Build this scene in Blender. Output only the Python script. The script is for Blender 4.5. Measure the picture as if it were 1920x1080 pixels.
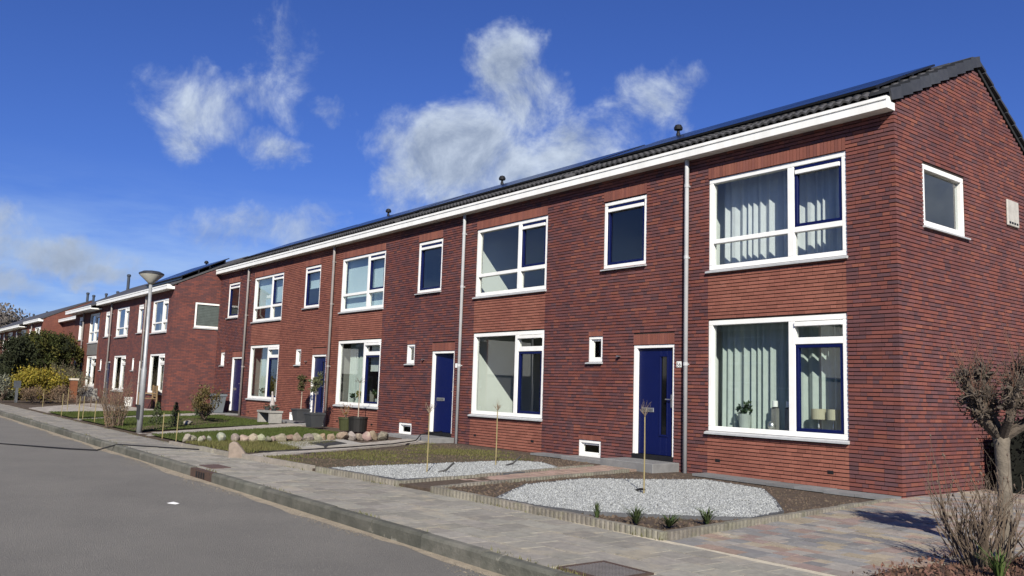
import bpy, math, random
import numpy as np
from mathutils import Vector, Matrix, Euler

rng = random.Random(7)
scene = bpy.context.scene
col = scene.collection
for o in list(bpy.data.objects):
    bpy.data.objects.remove(o)

# ------------------------------------------------------------------ camera
cam_d = bpy.data.cameras.new('camera')
cam = bpy.data.objects.new('camera', cam_d)
col.objects.link(cam)
CAMP = Vector((6.288, -12.154, 1.3195))
R_ = Vector((0.61954326, 0.78431701, 0.03182722))
U_ = Vector((0.07425451, -0.09892262, 0.99232081))
F_ = Vector((-0.78144252, 0.61242236, 0.11952592))
m = Matrix(((R_.x, U_.x, -F_.x, CAMP.x), (R_.y, U_.y, -F_.y, CAMP.y), (R_.z, U_.z, -F_.z, CAMP.z), (0, 0, 0, 1)))
cam.matrix_world = m
cam_d.sensor_width = 36.0
cam_d.lens = 36.0 * 1597.5 / 1920.0
cam_d.clip_end = 3000
cam_d.clip_start = 0.05
scene.camera = cam

# ------------------------------------------------------------------ light
SUN_AZ, SUN_EL = 52.0, 33.5      # azimuth measured from -y towards +x
sx = math.sin(math.radians(SUN_AZ)) * math.cos(math.radians(SUN_EL))
sy = -math.cos(math.radians(SUN_AZ)) * math.cos(math.radians(SUN_EL))
sz = math.sin(math.radians(SUN_EL))
SUN = Vector((sx, sy, sz))
sd = bpy.data.lights.new('sun', 'SUN')
sd.energy = 5.0
sd.angle = math.radians(0.53)
sd.color = (1.0, 0.94, 0.82)
so = bpy.data.objects.new('sun', sd)
col.objects.link(so)
so.rotation_euler = SUN.to_track_quat('Z', 'Y').to_euler()

scene.view_settings.view_transform = 'Standard'
scene.view_settings.look = 'None'
scene.view_settings.gamma = 1
scene.view_settings.use_curve_mapping = False
scene.view_settings.exposure = 0.60
scene.render.engine = 'CYCLES'
scene.cycles.use_denoising = True
scene.cycles.transparent_max_bounces = 24
scene.cycles.max_bounces = 7
scene.cycles.caustics_reflective = False
scene.cycles.caustics_refractive = False


# ------------------------------------------------------------------ node helpers
class NT:
    def __init__(s, tree):
        s.t = tree
        s.n = tree.nodes
        s.l = tree.links

    def new(s, typ, **kw):
        n = s.n.new(typ)
        for k, v in kw.items():
            if k.startswith('in_'):
                key = k[3:]
                key = int(key) if key.isdigit() else key.replace('_', ' ')
                n.inputs[key].default_value = v
            else:
                setattr(n, k, v)
        return n

    def link(s, a, b):
        s.l.new(a, b)

    def math(s, op, a, b=None, c=None, clamp=False):
        n = s.n.new('ShaderNodeMath')
        n.operation = op
        n.use_clamp = clamp
        for i, x in enumerate((a, b, c)):
            if x is None:
                continue
            if isinstance(x, (int, float)):
                n.inputs[i].default_value = x
            else:
                s.l.new(x, n.inputs[i])
        return n.outputs[0]

    def mix(s, fac, a, b, blend='MIX'):
        n = s.n.new('ShaderNodeMix')
        n.data_type = 'RGBA'
        n.blend_type = blend
        n.clamp_factor = True
        for sock, x in ((n.inputs['Factor'], fac), (n.inputs['A'], a), (n.inputs['B'], b)):
            if sock.type == 'VALUE' and not isinstance(x, (int, float)):
                s.l.new(x, sock)
            elif isinstance(x, (int, float)):
                sock.default_value = x
            elif isinstance(x, (tuple, list)):
                sock.default_value = (x[0], x[1], x[2], 1)
            else:
                s.l.new(x, sock)
        # the generic sockets share names: pick the colour ones
        return n.outputs['Result']


def mixc(nt, fac, a, b, blend='MIX'):
    n = nt.n.new('ShaderNodeMix')
    n.data_type = 'RGBA'
    n.blend_type = blend
    for idx, x in ((0, fac), (6, a), (7, b)):
        if isinstance(x, (int, float)):
            n.inputs[idx].default_value = x
        elif isinstance(x, (tuple, list)):
            n.inputs[idx].default_value = (x[0], x[1], x[2], 1)
        else:
            nt.l.new(x, n.inputs[idx])
    return n.outputs[2]


def smooth(nt, x, lo, hi):
    n = nt.n.new('ShaderNodeMapRange')
    n.interpolation_type = 'SMOOTHSTEP'
    nt.l.new(x, n.inputs[0])
    n.inputs[1].default_value = lo
    n.inputs[2].default_value = hi
    return n.outputs[0]


# ------------------------------------------------------------------ world sky with clouds
world = bpy.data.worlds.new('World')
scene.world = world
world.use_nodes = True
wt = NT(world.node_tree)
wt.n.clear()
sky = wt.new('ShaderNodeTexSky')
sky.sky_type = 'NISHITA'
sky.sun_disc = False
sky.sun_elevation = math.radians(SUN_EL)
sky.sun_rotation = math.atan2(sx, sy)
sky.air_density = 1.0
sky.dust_density = 0.35
sky.ozone_density = 3.0
SKY_STR = 0.066
tc = wt.new('ShaderNodeTexCoord')
nrm = wt.new('ShaderNodeVectorMath', operation='NORMALIZE')
wt.link(tc.outputs['Generated'], nrm.inputs[0])
DIR = nrm.outputs[0]
sep = wt.new('ShaderNodeSeparateXYZ')
wt.link(DIR, sep.inputs[0])
az = wt.math('MULTIPLY', wt.math('ARCTAN2', sep.outputs[0], sep.outputs[1]), 180 / math.pi)
el = wt.math('MULTIPLY', wt.math('ARCSINE', sep.outputs[2]), 180 / math.pi)
# domain warp so that cloud outlines are ragged
wn = wt.new('ShaderNodeTexNoise', in_Scale=9.0, in_Detail=5.0, in_Roughness=0.62)
wt.link(DIR, wn.inputs['Vector'])
wsep = wt.new('ShaderNodeSeparateColor')
wt.link(wn.outputs['Color'], wsep.inputs[0])
azw = wt.math('ADD', az, wt.math('MULTIPLY', wt.math('SUBTRACT', wsep.outputs[0], 0.5), 7.0))
elw = wt.math('ADD', el, wt.math('MULTIPLY', wt.math('SUBTRACT', wsep.outputs[1], 0.5), 5.0))
CL = [(-55.2, 15.4, 6.0, 3.6, 1.15), (-58.6, 14.2, 2.6, 3.2, .95), (-53.0, 21.0, 2.7, 3.0, .9), (-51.2, 18.9, 2.8, 2.6, .85),
      (-48.4, 15.7, 4.6, 2.2, .9), (-43.2, 19.3, 2.4, 1.9, .75), (-73.4, 16.9, 3.0, 2.2, .62), (-74.3, 15.3, 1.7, 1.3, .52),
      (-69.0, 14.75, 2.5, 1.2, .62), (-67.8, 20.0, 2.2, 2.9, .40), (-69.6, 18.5, 1.5, 1.7, .5), (-64.4, 17.4, 1.2, .8, .42),
      (-81.0, 7.2, 4.2, 1.1, .85), (-78.0, 6.5, 2.2, .75, .8), (-84.0, 8.6, 2.4, 1.3, .7), (-83.5, 5.4, 2.0, .8, .7),
      (-67.9, 9.7, 4.2, 1.4, .55), (-44.9, 16.9, 3.3, 1.7, .5), (-41.3, 18.9, 1.9, 2.0, .4),
      (-100, 10, 8, 3, .8), (-118, 16, 9, 5, .9), (-4, 18, 7, 4, .8), (23, 12.5, 7, 4, 1.05), (40, 16, 10, 5, .8), (75, 11, 9, 4, .8),
      (165, 15, 10, 5, .8), (-165, 11, 9, 4, .7), (-10, 38, 12, 7, .6), (120, 20, 8, 5, .7), (-140, 34, 10, 6, .6)]
field = None
for (ca, ce, ra, re, s) in CL:
    a = wt.math('MULTIPLY', wt.math('SUBTRACT', azw, ca), 1 / ra)
    b = wt.math('MULTIPLY', wt.math('SUBTRACT', elw, ce), 1 / re)
    d2 = wt.math('ADD', wt.math('MULTIPLY', a, a), wt.math('MULTIPLY', b, b))
    v = wt.math('MULTIPLY', wt.math('SUBTRACT', 1.0, wt.math('MULTIPLY', d2, 0.62)), s)
    field = v if field is None else wt.math('MAXIMUM', field, v)
field = wt.math('MAXIMUM', field, -1.0)


def cloud_noise(vec):
    n = wt.new('ShaderNodeTexNoise', in_Scale=13.0, in_Detail=12.0, in_Roughness=0.64, in_Distortion=0.35)
    wt.link(vec, n.inputs['Vector'])
    return n.outputs[0]


n1 = cloud_noise(DIR)
offv = wt.new('ShaderNodeVectorMath', operation='ADD')
wt.link(DIR, offv.inputs[0])
offv.inputs[1].default_value = (SUN.x * 0.018, SUN.y * 0.018, SUN.z * 0.03)
n2 = cloud_noise(offv.outputs[0])
dens = wt.math('ADD', field, wt.math('MULTIPLY', wt.math('SUBTRACT', n1, 0.5), 2.3))
mask = smooth(wt, dens, -0.05, 1.05)
# thin veil near the horizon
veil_n = wt.new('ShaderNodeTexNoise', in_Scale=4.0, in_Detail=6.0, in_Roughness=0.6)
vm = wt.new('ShaderNodeMapping')
vm.inputs['Scale'].default_value = (1, 1, 5)
wt.link(DIR, vm.inputs[0])
wt.link(vm.outputs[0], veil_n.inputs['Vector'])
veil = wt.math('MULTIPLY', wt.math('MULTIPLY', smooth(wt, veil_n.outputs[0], 0.26, 0.66), 0.85),
               wt.math('SUBTRACT', 1.0, smooth(wt, el, 3.5, 14.0)))
shade = wt.math('ADD', wt.math('MULTIPLY', wt.math('SUBTRACT', n1, n2), 2.6), 0.55, clamp=True)
core = smooth(wt, dens, 0.55, 1.35)
shade = wt.math('MULTIPLY', shade, wt.math('ADD', 0.45, wt.math('MULTIPLY', smooth(wt, el, 6.0, 15.0), 0.55)))
shade = wt.math('SUBTRACT', shade, wt.math('MULTIPLY', core, 0.30), clamp=True)
ccol = mixc(wt, shade, (0.19, 0.235, 0.32), (0.46, 0.52, 0.60))
skym = wt.new('ShaderNodeVectorMath', operation='SCALE')
wt.link(sky.outputs[0], skym.inputs[0])
skym.inputs['Scale'].default_value = SKY_STR
tint = mixc(wt, 1.0, skym.outputs[0], (0.37, 0.53, 1.06), 'MULTIPLY')
c0 = mixc(wt, veil, tint, (0.30, 0.41, 0.58))
c1 = mixc(wt, wt.math('MULTIPLY', mask, 0.93), c0, ccol)
bg = wt.new('ShaderNodeBackground')
wt.link(c1, bg.inputs[0])
bg.inputs[1].default_value = 1.0
wo = wt.new('ShaderNodeOutputWorld')
wt.link(bg.outputs[0], wo.inputs[0])


# ------------------------------------------------------------------ materials
MATS = {}


def M(name, c, c2=None, rough=.8, scale=6.0, var=.5, bump=0.0, bscale=40.0, tint=None, tvar=.25, spec=.3, metal=0.0,
      detail=6.0, stretch=None, trans=0.0, spots=None):
    """procedural surface: noise between two real colours + fine relief; tint: 'obj' | 'island' | 'attr' | 'objcol'"""
    if name in MATS:
        return MATS[name]
    mt = bpy.data.materials.new(name)
    mt.use_nodes = True
    nt = NT(mt.node_tree)
    bs = nt.n['Principled BSDF']
    bs.inputs['Roughness'].default_value = rough
    bs.inputs['Specular IOR Level'].default_value = spec
    bs.inputs['Metallic'].default_value = metal
    geo = nt.new('ShaderNodeNewGeometry')
    pos = geo.outputs['Position']
    if stretch:
        mp = nt.new('ShaderNodeMapping')
        mp.inputs['Scale'].default_value = stretch
        nt.link(pos, mp.inputs[0])
        pos = mp.outputs[0]
    if c2 is None:
        c2 = tuple(x * .72 for x in c)
    nz = nt.new('ShaderNodeTexNoise', in_Scale=scale, in_Detail=detail, in_Roughness=.65)
    nt.link(pos, nz.inputs['Vector'])
    f = smooth(nt, nz.outputs[0], .5 - var * .5, .5 + var * .5)
    if tint == 'attr':
        at = nt.new('ShaderNodeAttribute', attribute_name='tint')
        base = at.outputs['Color']
        cc = mixc(nt, f, base, mixc(nt, 1.0, base, c2, 'MULTIPLY'))
    elif tint == 'objcol':
        oi = nt.new('ShaderNodeObjectInfo')
        base = oi.outputs['Color']
        cc = mixc(nt, f, base, mixc(nt, 1.0, base, c2, 'MULTIPLY'))
    else:
        cc = mixc(nt, f, c, c2)
        if tint in ('obj', 'island'):
            if tint == 'obj':
                r = nt.new('ShaderNodeObjectInfo').outputs['Random']
            else:
                r = geo.outputs['Random Per Island']
            k = nt.math('ADD', nt.math('MULTIPLY', r, 2 * tvar), 1 - tvar)
            hsv = nt.new('ShaderNodeHueSaturation')
            nt.link(cc, hsv.inputs['Color'])
            nt.link(k, hsv.inputs['Value'])
            r2 = nt.math('FRACT', nt.math('MULTIPLY', r, 17.3))
            nt.link(nt.math('ADD', nt.math('MULTIPLY', r2, .03), .485), hsv.inputs['Hue'])
            cc = hsv.outputs[0]
    if spots:
        ns = nt.new('ShaderNodeTexNoise', in_Scale=spots[1], in_Detail=5.0, in_Roughness=.7)
        nt.link(geo.outputs['Position'], ns.inputs['Vector'])
        cc = mixc(nt, nt.math('MULTIPLY', smooth(nt, ns.outputs[0], spots[2], spots[3]), spots[4]), cc, spots[0])
    nt.link(cc, bs.inputs['Base Color'])
    if bump:
        nb = nt.new('ShaderNodeTexNoise', in_Scale=bscale, in_Detail=4.0, in_Roughness=.6)
        nt.link(geo.outputs['Position'], nb.inputs['Vector'])
        bp = nt.new('ShaderNodeBump', in_Strength=bump, in_Distance=.02)
        nt.link(nb.outputs[0], bp.inputs['Height'])
        nt.link(bp.outputs[0], bs.inputs['Normal'])
    if trans:
        tr = nt.new('ShaderNodeBsdfTranslucent')
        nt.link(cc, tr.inputs[0])
        mx = nt.new('ShaderNodeMixShader', in_0=trans)
        nt.link(bs.outputs[0], mx.inputs[1])
        nt.link(tr.outputs[0], mx.inputs[2])
        nt.link(mx.outputs[0], nt.n['Material Output'].inputs[0])
    MATS[name] = mt
    return mt


def glass_mat(name, tintc=(.93, .955, .95), ior=1.55):
    mt = bpy.data.materials.new(name)
    mt.use_nodes = True
    nt = NT(mt.node_tree)
    nt.n.remove(nt.n['Principled BSDF'])
    tr = nt.new('ShaderNodeBsdfTransparent')
    tr.inputs[0].default_value = (*tintc, 1)
    gl = nt.new('ShaderNodeBsdfGlossy', in_Roughness=0.0)
    fr = nt.new('ShaderNodeFresnel', in_IOR=ior)
    mx = nt.new('ShaderNodeMixShader')
    gg = nt.new('ShaderNodeNewGeometry')
    nt.link(nt.math('MULTIPLY', nt.math('MULTIPLY', fr.outputs[0], 1.9, clamp=True), nt.math('SUBTRACT', 1.0, gg.outputs['Backfacing'])), mx.inputs[0])
    nt.link(tr.outputs[0], mx.inputs[1])
    nt.link(gl.outputs[0], mx.inputs[2])
    nt.link(mx.outputs[0], nt.n['Material Output'].inputs[0])
    return mt


GLASS = glass_mat('window_glass')
WHITE = M('white_paint', (.80, .80, .78), (.70, .70, .67), rough=.42, scale=2.2, bump=.05, spec=.4)
GUTW = M('white_gutter', (.80, .80, .78), (.68, .68, .65), rough=.45, scale=1.2, spec=.35, stretch=(3, 1, .6))
BLUE = M('blue_lacquer', (.0030, .0070, .058), (.0028, .0062, .050), rough=.38, scale=2, spec=.22)
SILL = M('sill_stone', (.42, .43, .44), (.34, .35, .36), rough=.6, scale=8)
PIPE = M('pipe_grey', (.42, .43, .44), (.36, .37, .38), rough=.45, scale=3)
PIPEB = M('pipe_brown', (.27, .25, .24), (.22, .20, .19), rough=.5, scale=3)
MORTAR = M('mortar', (.038, .028, .025), (.026, .020, .018), rough=.95, scale=14, bump=.2)
BRICKA = M('brick_mass', (1, 1, 1), (.78, .72, .76), rough=.85, scale=.9, detail=9.0, var=.5, tint='attr', bump=.25, bscale=90,
           spots=((.38, .32, .29), 1.3, .62, .84, .22))
BRICKO = M('brick_single', (1, 1, 1), (.78, .72, .76), rough=.85, scale=.9, detail=9.0, var=.5, tint='objcol', bump=.25, bscale=90,
           spots=((.38, .32, .29), 1.3, .62, .84, .22))
TILE = M('roof_tile', (.070, .068, .068), (.048, .047, .048), rough=.62, scale=9, tint='obj', tvar=.18, bump=.15, bscale=60)
TILEV = M('verge_tile', (.048, .050, .056), (.034, .036, .042), rough=.55, scale=9, tint='obj', tvar=.15)
DECK = M('roof_underlay', (.020, .020, .022), rough=.9)
BLACK = M('black_plastic', (.012, .012, .014), rough=.5)
PANELF = M('panel_frame', (.012, .013, .016), rough=.35, spec=.5)
PANELG = M('solar_glass', (.008, .012, .026), (.006, .009, .020), rough=.22, spec=.25, scale=2)
METAL = M('brushed_metal', (.55, .55, .53), (.45, .45, .44), rough=.35, metal=.9)
CONC = M('concrete', (.30, .29, .27), (.22, .215, .20), rough=.9, scale=5, bump=.3, bscale=50, tint='obj', tvar=.12)
CONCD = M('concrete_dark', (.135, .135, .132), (.10, .10, .10), rough=.9, scale=5, bump=.3, bscale=50, tint='obj', tvar=.1,
          spots=((.30, .29, .26), 2.2, .60, .75, .4))
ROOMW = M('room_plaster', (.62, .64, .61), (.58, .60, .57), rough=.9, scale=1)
ROOMD = M('room_floor', (.12, .09, .07), rough=.7)
CURTW = M('curtain_white', (.78, .80, .82), (.70, .72, .74), rough=.9, scale=8, trans=.35)  # upper curtain; sky reflection of its panes mixed in as bluish white
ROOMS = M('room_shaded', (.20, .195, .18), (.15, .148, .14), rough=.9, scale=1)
CURT = M('curtain_cloth', (.60, .67, .63), (.52, .59, .56), rough=.9, scale=8, trans=.35)
BLIND = M('blind_cloth', (.50, .62, .66), (.46, .58, .62), rough=.8, scale=2)
SOIL = M('soil', (.085, .062, .045), (.045, .033, .025), rough=1, scale=10, bump=.8, bscale=18)


# ------------------------------------------------------------------ mesh helpers
class MB:
    def __init__(s):
        s.v = []
        s.f = []
        s.c = []
        s.cur = None

    def add(s, verts, faces):
        b = len(s.v)
        s.v.extend(verts)
        for f in faces:
            s.f.append(tuple(i + b for i in f))
            s.c.append(s.cur)

    def box(s, x0, x1, y0, y1, z0, z1):
        if x0 > x1: x0, x1 = x1, x0
        if y0 > y1: y0, y1 = y1, y0
        v = [(x0, y0, z0), (x1, y0, z0), (x1, y1, z0), (x0, y1, z0), (x0, y0, z1), (x1, y0, z1), (x1, y1, z1), (x0, y1, z1)]
        s.add(v, [(0, 3, 2, 1), (4, 5, 6, 7), (0, 1, 5, 4), (1, 2, 6, 5), (2, 3, 7, 6), (3, 0, 4, 7)])

    def frame(s, x0, x1, z0, z1, w, ya, yb):
        """rectangular frame in the xz plane, butt jointed"""
        s.box(x0, x1, ya, yb, z1 - w, z1)
        s.box(x0, x1, ya, yb, z0, z0 + w)
        s.box(x0, x0 + w, ya, yb, z0 + w, z1 - w)
        s.box(x1 - w, x1, ya, yb, z0 + w, z1 - w)

    def prism(s, pts, axis, a, b):
        """polygon (2d pts) extruded along axis from a to b"""
        n = len(pts)

        def mk(p, t):
            return {'x': (t, p[0], p[1]), 'y': (p[0], t, p[1]), 'z': (p[0], p[1], t)}[axis]
        v = [mk(p, a) for p in pts] + [mk(p, b) for p in pts]
        f = [tuple(range(n - 1, -1, -1)), tuple(range(n, 2 * n))]
        for i in range(n):
            j = (i + 1) % n
            f.append((i, j, n + j, n + i))
        s.add(v, f)

    def tube(s, pts, rad, n=6, cap=True):
        pts = [Vector(p) for p in pts]
        if isinstance(rad, (int, float)):
            rad = [rad] * len(pts)
        vs = []
        for i, p in enumerate(pts):
            d = (pts[min(i + 1, len(pts) - 1)] - pts[max(i - 1, 0)])
            if d.length < 1e-9:
                d = Vector((0, 0, 1))
            d.normalize()
            a = d.orthogonal() if i == 0 else (a - d * a.dot(d))
            if a.length < 1e-6:
                a = d.orthogonal()
            a.normalize()
            b = d.cross(a)
            for k in range(n):
                t = 2 * math.pi * k / n
                vs.append(tuple(p + (a * math.cos(t) + b * math.sin(t)) * rad[i]))
        fs = []
        for i in range(len(pts) - 1):
            for k in range(n):
                k2 = (k + 1) % n
                fs.append((i * n + k, i * n + k2, (i + 1) * n + k2, (i + 1) * n + k))
        if cap:
            fs.append(tuple(range(n - 1, -1, -1)))
            m_ = (len(pts) - 1) * n
            fs.append(tuple(m_ + k for k in range(n)))
        s.add(vs, fs)

    def lathe(s, prof, c=(0, 0, 0), n=20, closed=False):
        vs = []
        fs = []
        for (r, z) in prof:
            for k in range(n):
                t = 2 * math.pi * k / n
                vs.append((c[0] + r * math.cos(t), c[1] + r * math.sin(t), c[2] + z))
        for i in range(len(prof) - 1):
            for k in range(n):
                k2 = (k + 1) % n
                fs.append((i * n + k, i * n + k2, (i + 1) * n + k2, (i + 1) * n + k))
        fs.append(tuple(range(n - 1, -1, -1)))
        m_ = (len(prof) - 1) * n
        fs.append(tuple(m_ + k for k in range(n)))
        s.add(vs, fs)

    def mesh(s, name, mats, tint=False, smooth_=False):
        me = bpy.data.meshes.new(name)
        me.from_pydata(s.v, [], s.f)
        for mt in (mats if isinstance(mats, (list, tuple)) else [mats]):
            me.materials.append(mt)
        if tint:
            at = me.attributes.new('tint', 'FLOAT_COLOR', 'FACE')
            arr = np.ones((len(s.f), 4), np.float32)
            arr[:, :3] = np.array([c or (1, 1, 1) for c in s.c], np.float32)
            at.data.foreach_set('color', arr.ravel())
        if smooth_:
            me.polygons.foreach_set('use_smooth', [True] * len(me.polygons))
        me.update()
        return me

    def build(s, name, mats, parent=None, tint=False, smooth_=False, loc=None):
        o = bpy.data.objects.new(name, s.mesh(name, mats, tint, smooth_))
        col.objects.link(o)
        if parent is not None:
            o.parent = parent
        if loc is not None:
            o.location = loc
        return o


def inst(name, me, parent=None, loc=(0, 0, 0), rot=(0, 0, 0), scale=(1, 1, 1)):
    o = bpy.data.objects.new(name, me)
    col.objects.link(o)
    o.parent = parent
    o.location = loc
    o.rotation_euler = rot
    o.scale = scale
    return o


def tag(o, label=None, cat=None, group=None, kind=None):
    if label: o['label'] = label
    if cat: o['category'] = cat
    if group: o['group'] = group
    if kind: o['kind'] = kind
    return o


def empty(name, loc=(0, 0, 0), rz=0.0):
    o = bpy.data.objects.new(name, None)
    col.objects.link(o)
    o.location = loc
    o.rotation_euler = (0, 0, rz)
    o.empty_display_size = .2
    return o


def bevel(o, w=.01, seg=1):
    b = o.modifiers.new('bevel', 'BEVEL')
    b.width = w
    b.segments = seg
    b.limit_method = 'ANGLE'
    return o


def gz(x):
    return min(.16, max(0.0, -.0047 * x))


# ------------------------------------------------------------------ bricks
COURSE = .0615
PAL_MIX = [((.182, .064, .050), 28), ((.150, .059, .054), 32), ((.124, .056, .056), 26), ((.100, .051, .055), 8), ((.212, .078, .054), 6)]
PAL_PLAIN = [((.262, .102, .071), 50), ((.250, .097, .068), 35), ((.275, .110, .077), 10), ((.228, .088, .062), 5)]
PAL_RED = [((.225, .083, .058), 50), ((.205, .076, .054), 30), ((.240, .090, .062), 10), ((.175, .066, .052), 10)]
PAL_DARK = [((.165, .058, .047), 28), ((.138, .054, .051), 34), ((.114, .051, .053), 26), ((.092, .047, .052), 8), ((.190, .070, .050), 4)]
PAL_LINT = [((.205, .076, .054), 50), ((.222, .085, .060), 20), ((.180, .068, .052), 25)]


def pick(r, pal):
    t = r.random() * sum(w for _, w in pal)
    for c, w in pal:
        t -= w
        if t <= 0:
            break
    k = r.uniform(.88, 1.12)
    return (c[0] * k, c[1] * k, c[2] * k)


def course_bricks(r, xa, xb, L=.205, gap=.006, wild=.50):
    """brick spans filling [xa, xb]"""
    out = []
    x = xa
    first = r.choice([L, L * .5, L * .75])
    while x < xb - 1e-4:
        t_ = r.random()
        l = first if first else (L if t_ < wild else (L * .76 if t_ < wild + .18 else L * .5))
        first = None
        e = x + l
        if e > xb - .045:
            e = xb
        out.append((x, e - gap if e < xb else e))
        x = e
    return out


CAML = CAMP


def build_bricks(parent, wall, facade, gable, nsingle, seed):
    """facade: list of (x0,x1,y,z0,z1,colour,axis) brick boxes; the nsingle nearest become brick objects on the wall"""
    allb = facade + gable
    base = parent.location

    def dist(b):
        if b[6] == 'y':
            p = Vector(((b[0] + b[1]) / 2, 0, (b[3] + b[4]) / 2)) + base
            s = 1.0
        else:
            p = Vector((0, (b[0] + b[1]) / 2, (b[3] + b[4]) / 2)) + base
            s = 2.0
        if b[1] - b[0] < .15:
            s *= 1.6
        return (p - CAML).length * s
    order = sorted(range(len(allb)), key=lambda i: dist(allb[i]))
    single = set(order[:nsingle])
    mbm = MB()
    ub = MB()
    ub.box(0, 1, 0, .1, 0, 1)
    me = ub.mesh('brick', BRICKO)
    for i, b in enumerate(allb):
        (a0, a1, y, z0, z1, c, ax) = b
        if i in single:
            if ax == 'y':
                o = inst('brick', me, wall, (a0, y, z0), (0, 0, 0), (a1 - a0, 1, z1 - z0))
            else:
                o = inst('brick', me, wall, (-y, a0, z0), (0, 0, math.pi / 2), (a1 - a0, 1, z1 - z0))
            o.color = (c[0], c[1], c[2], 1)
        else:
            mbm.cur = c
            if ax == 'y':
                mbm.box(a0, a1, y, y + .1, z0, z1)
            else:
                mbm.box(-y - .1, -y, a0, a1, z0, z1)
    o = mbm.build('brickwork', BRICKA, parent, tint=True)
    tag(o, kind='stuff')
    return o


def fbrick_mat(name, ca, cb, cm):
    """brick texture for walls too far away to tell the bricks apart (uses object space x+y and z)"""
    if name in MATS:
        return MATS[name]
    mt = bpy.data.materials.new(name)
    mt.use_nodes = True
    nt = NT(mt.node_tree)
    bs = nt.n['Principled BSDF']
    bs.inputs['Roughness'].default_value = .88
    bs.inputs['Specular IOR Level'].default_value = .2
    tcn = nt.new('ShaderNodeTexCoord')
    sp = nt.new('ShaderNodeSeparateXYZ')
    nt.link(tcn.outputs['Object'], sp.inputs[0])
    cb_ = nt.new('ShaderNodeCombineXYZ')
    nt.link(nt.math('ADD', sp.outputs[0], sp.outputs[1]), cb_.inputs[0])
    nt.link(sp.outputs[2], cb_.inputs[1])
    br = nt.new('ShaderNodeTexBrick', in_Scale=1.0)
    br.inputs['Brick Width'].default_value = .21
    br.inputs['Row Height'].default_value = .0615
    br.inputs['Mortar Size'].default_value = .005
    br.inputs['Mortar Smooth'].default_value = .3
    br.inputs['Color1'].default_value = (*ca, 1)
    br.inputs['Color2'].default_value = (*cb, 1)
    br.inputs['Mortar'].default_value = (*cm, 1)
    nt.link(cb_.outputs[0], br.inputs['Vector'])
    nz = nt.new('ShaderNodeTexNoise', in_Scale=1.3, in_Detail=6.0, in_Roughness=.7)
    nt.link(tcn.outputs['Object'], nz.inputs['Vector'])
    cc = mixc(nt, nt.math('MULTIPLY', smooth(nt, nz.outputs[0], .35, .7), .45), br.outputs[0], tuple(x * .55 for x in cb))
    nt.link(cc, bs.inputs['Base Color'])
    MATS[name] = mt
    return mt


# ------------------------------------------------------------------ houses
# main row, measured in metres: x from the right party wall (negative to the left), z from the plinth
MAIN = dict(W=7.195, gz_bot=5.70, gz_top=5.885, over=.235, corner=5.866, slope=.4466, yr=2.83, back=.594, depth=6.4,
            U=(-3.50, -.80, 3.58, 5.256), L=(-3.505, -.82, .73, 2.674), D=(-5.326, -4.282, .17, 2.277),
            S=(-6.21, -5.02, 3.85, 5.24), T=(-6.60, -6.18, 1.955, 2.48), C=(-6.84, -6.18, .03, .37),
            mull=-1.81, pipe=-3.94, Lw=(2.21, 2.32), Uw=(4.055, 4.145), party=-3.72)
SEC = dict(W=5.93, gz_bot=4.80, gz_top=4.98, over=.3, corner=5.00, slope=.50, yr=2.9, back=.5, depth=6.2,
           U=(-2.85, -.66, 3.13, 4.50), L=(-2.72, -.60, .62, 2.24), D=(-4.30, -3.36, .05, 1.98),
           S=(-5.05, -4.25, 3.20, 4.46), T=(-5.45, -5.12, 1.55, 2.1), C=(-5.5, -5.0, .0, .25),
           mull=-1.40, pipe=-3.62, Lw=(1.84, 1.93), Uw=(3.50, 3.57), party=-3.1)


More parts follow.
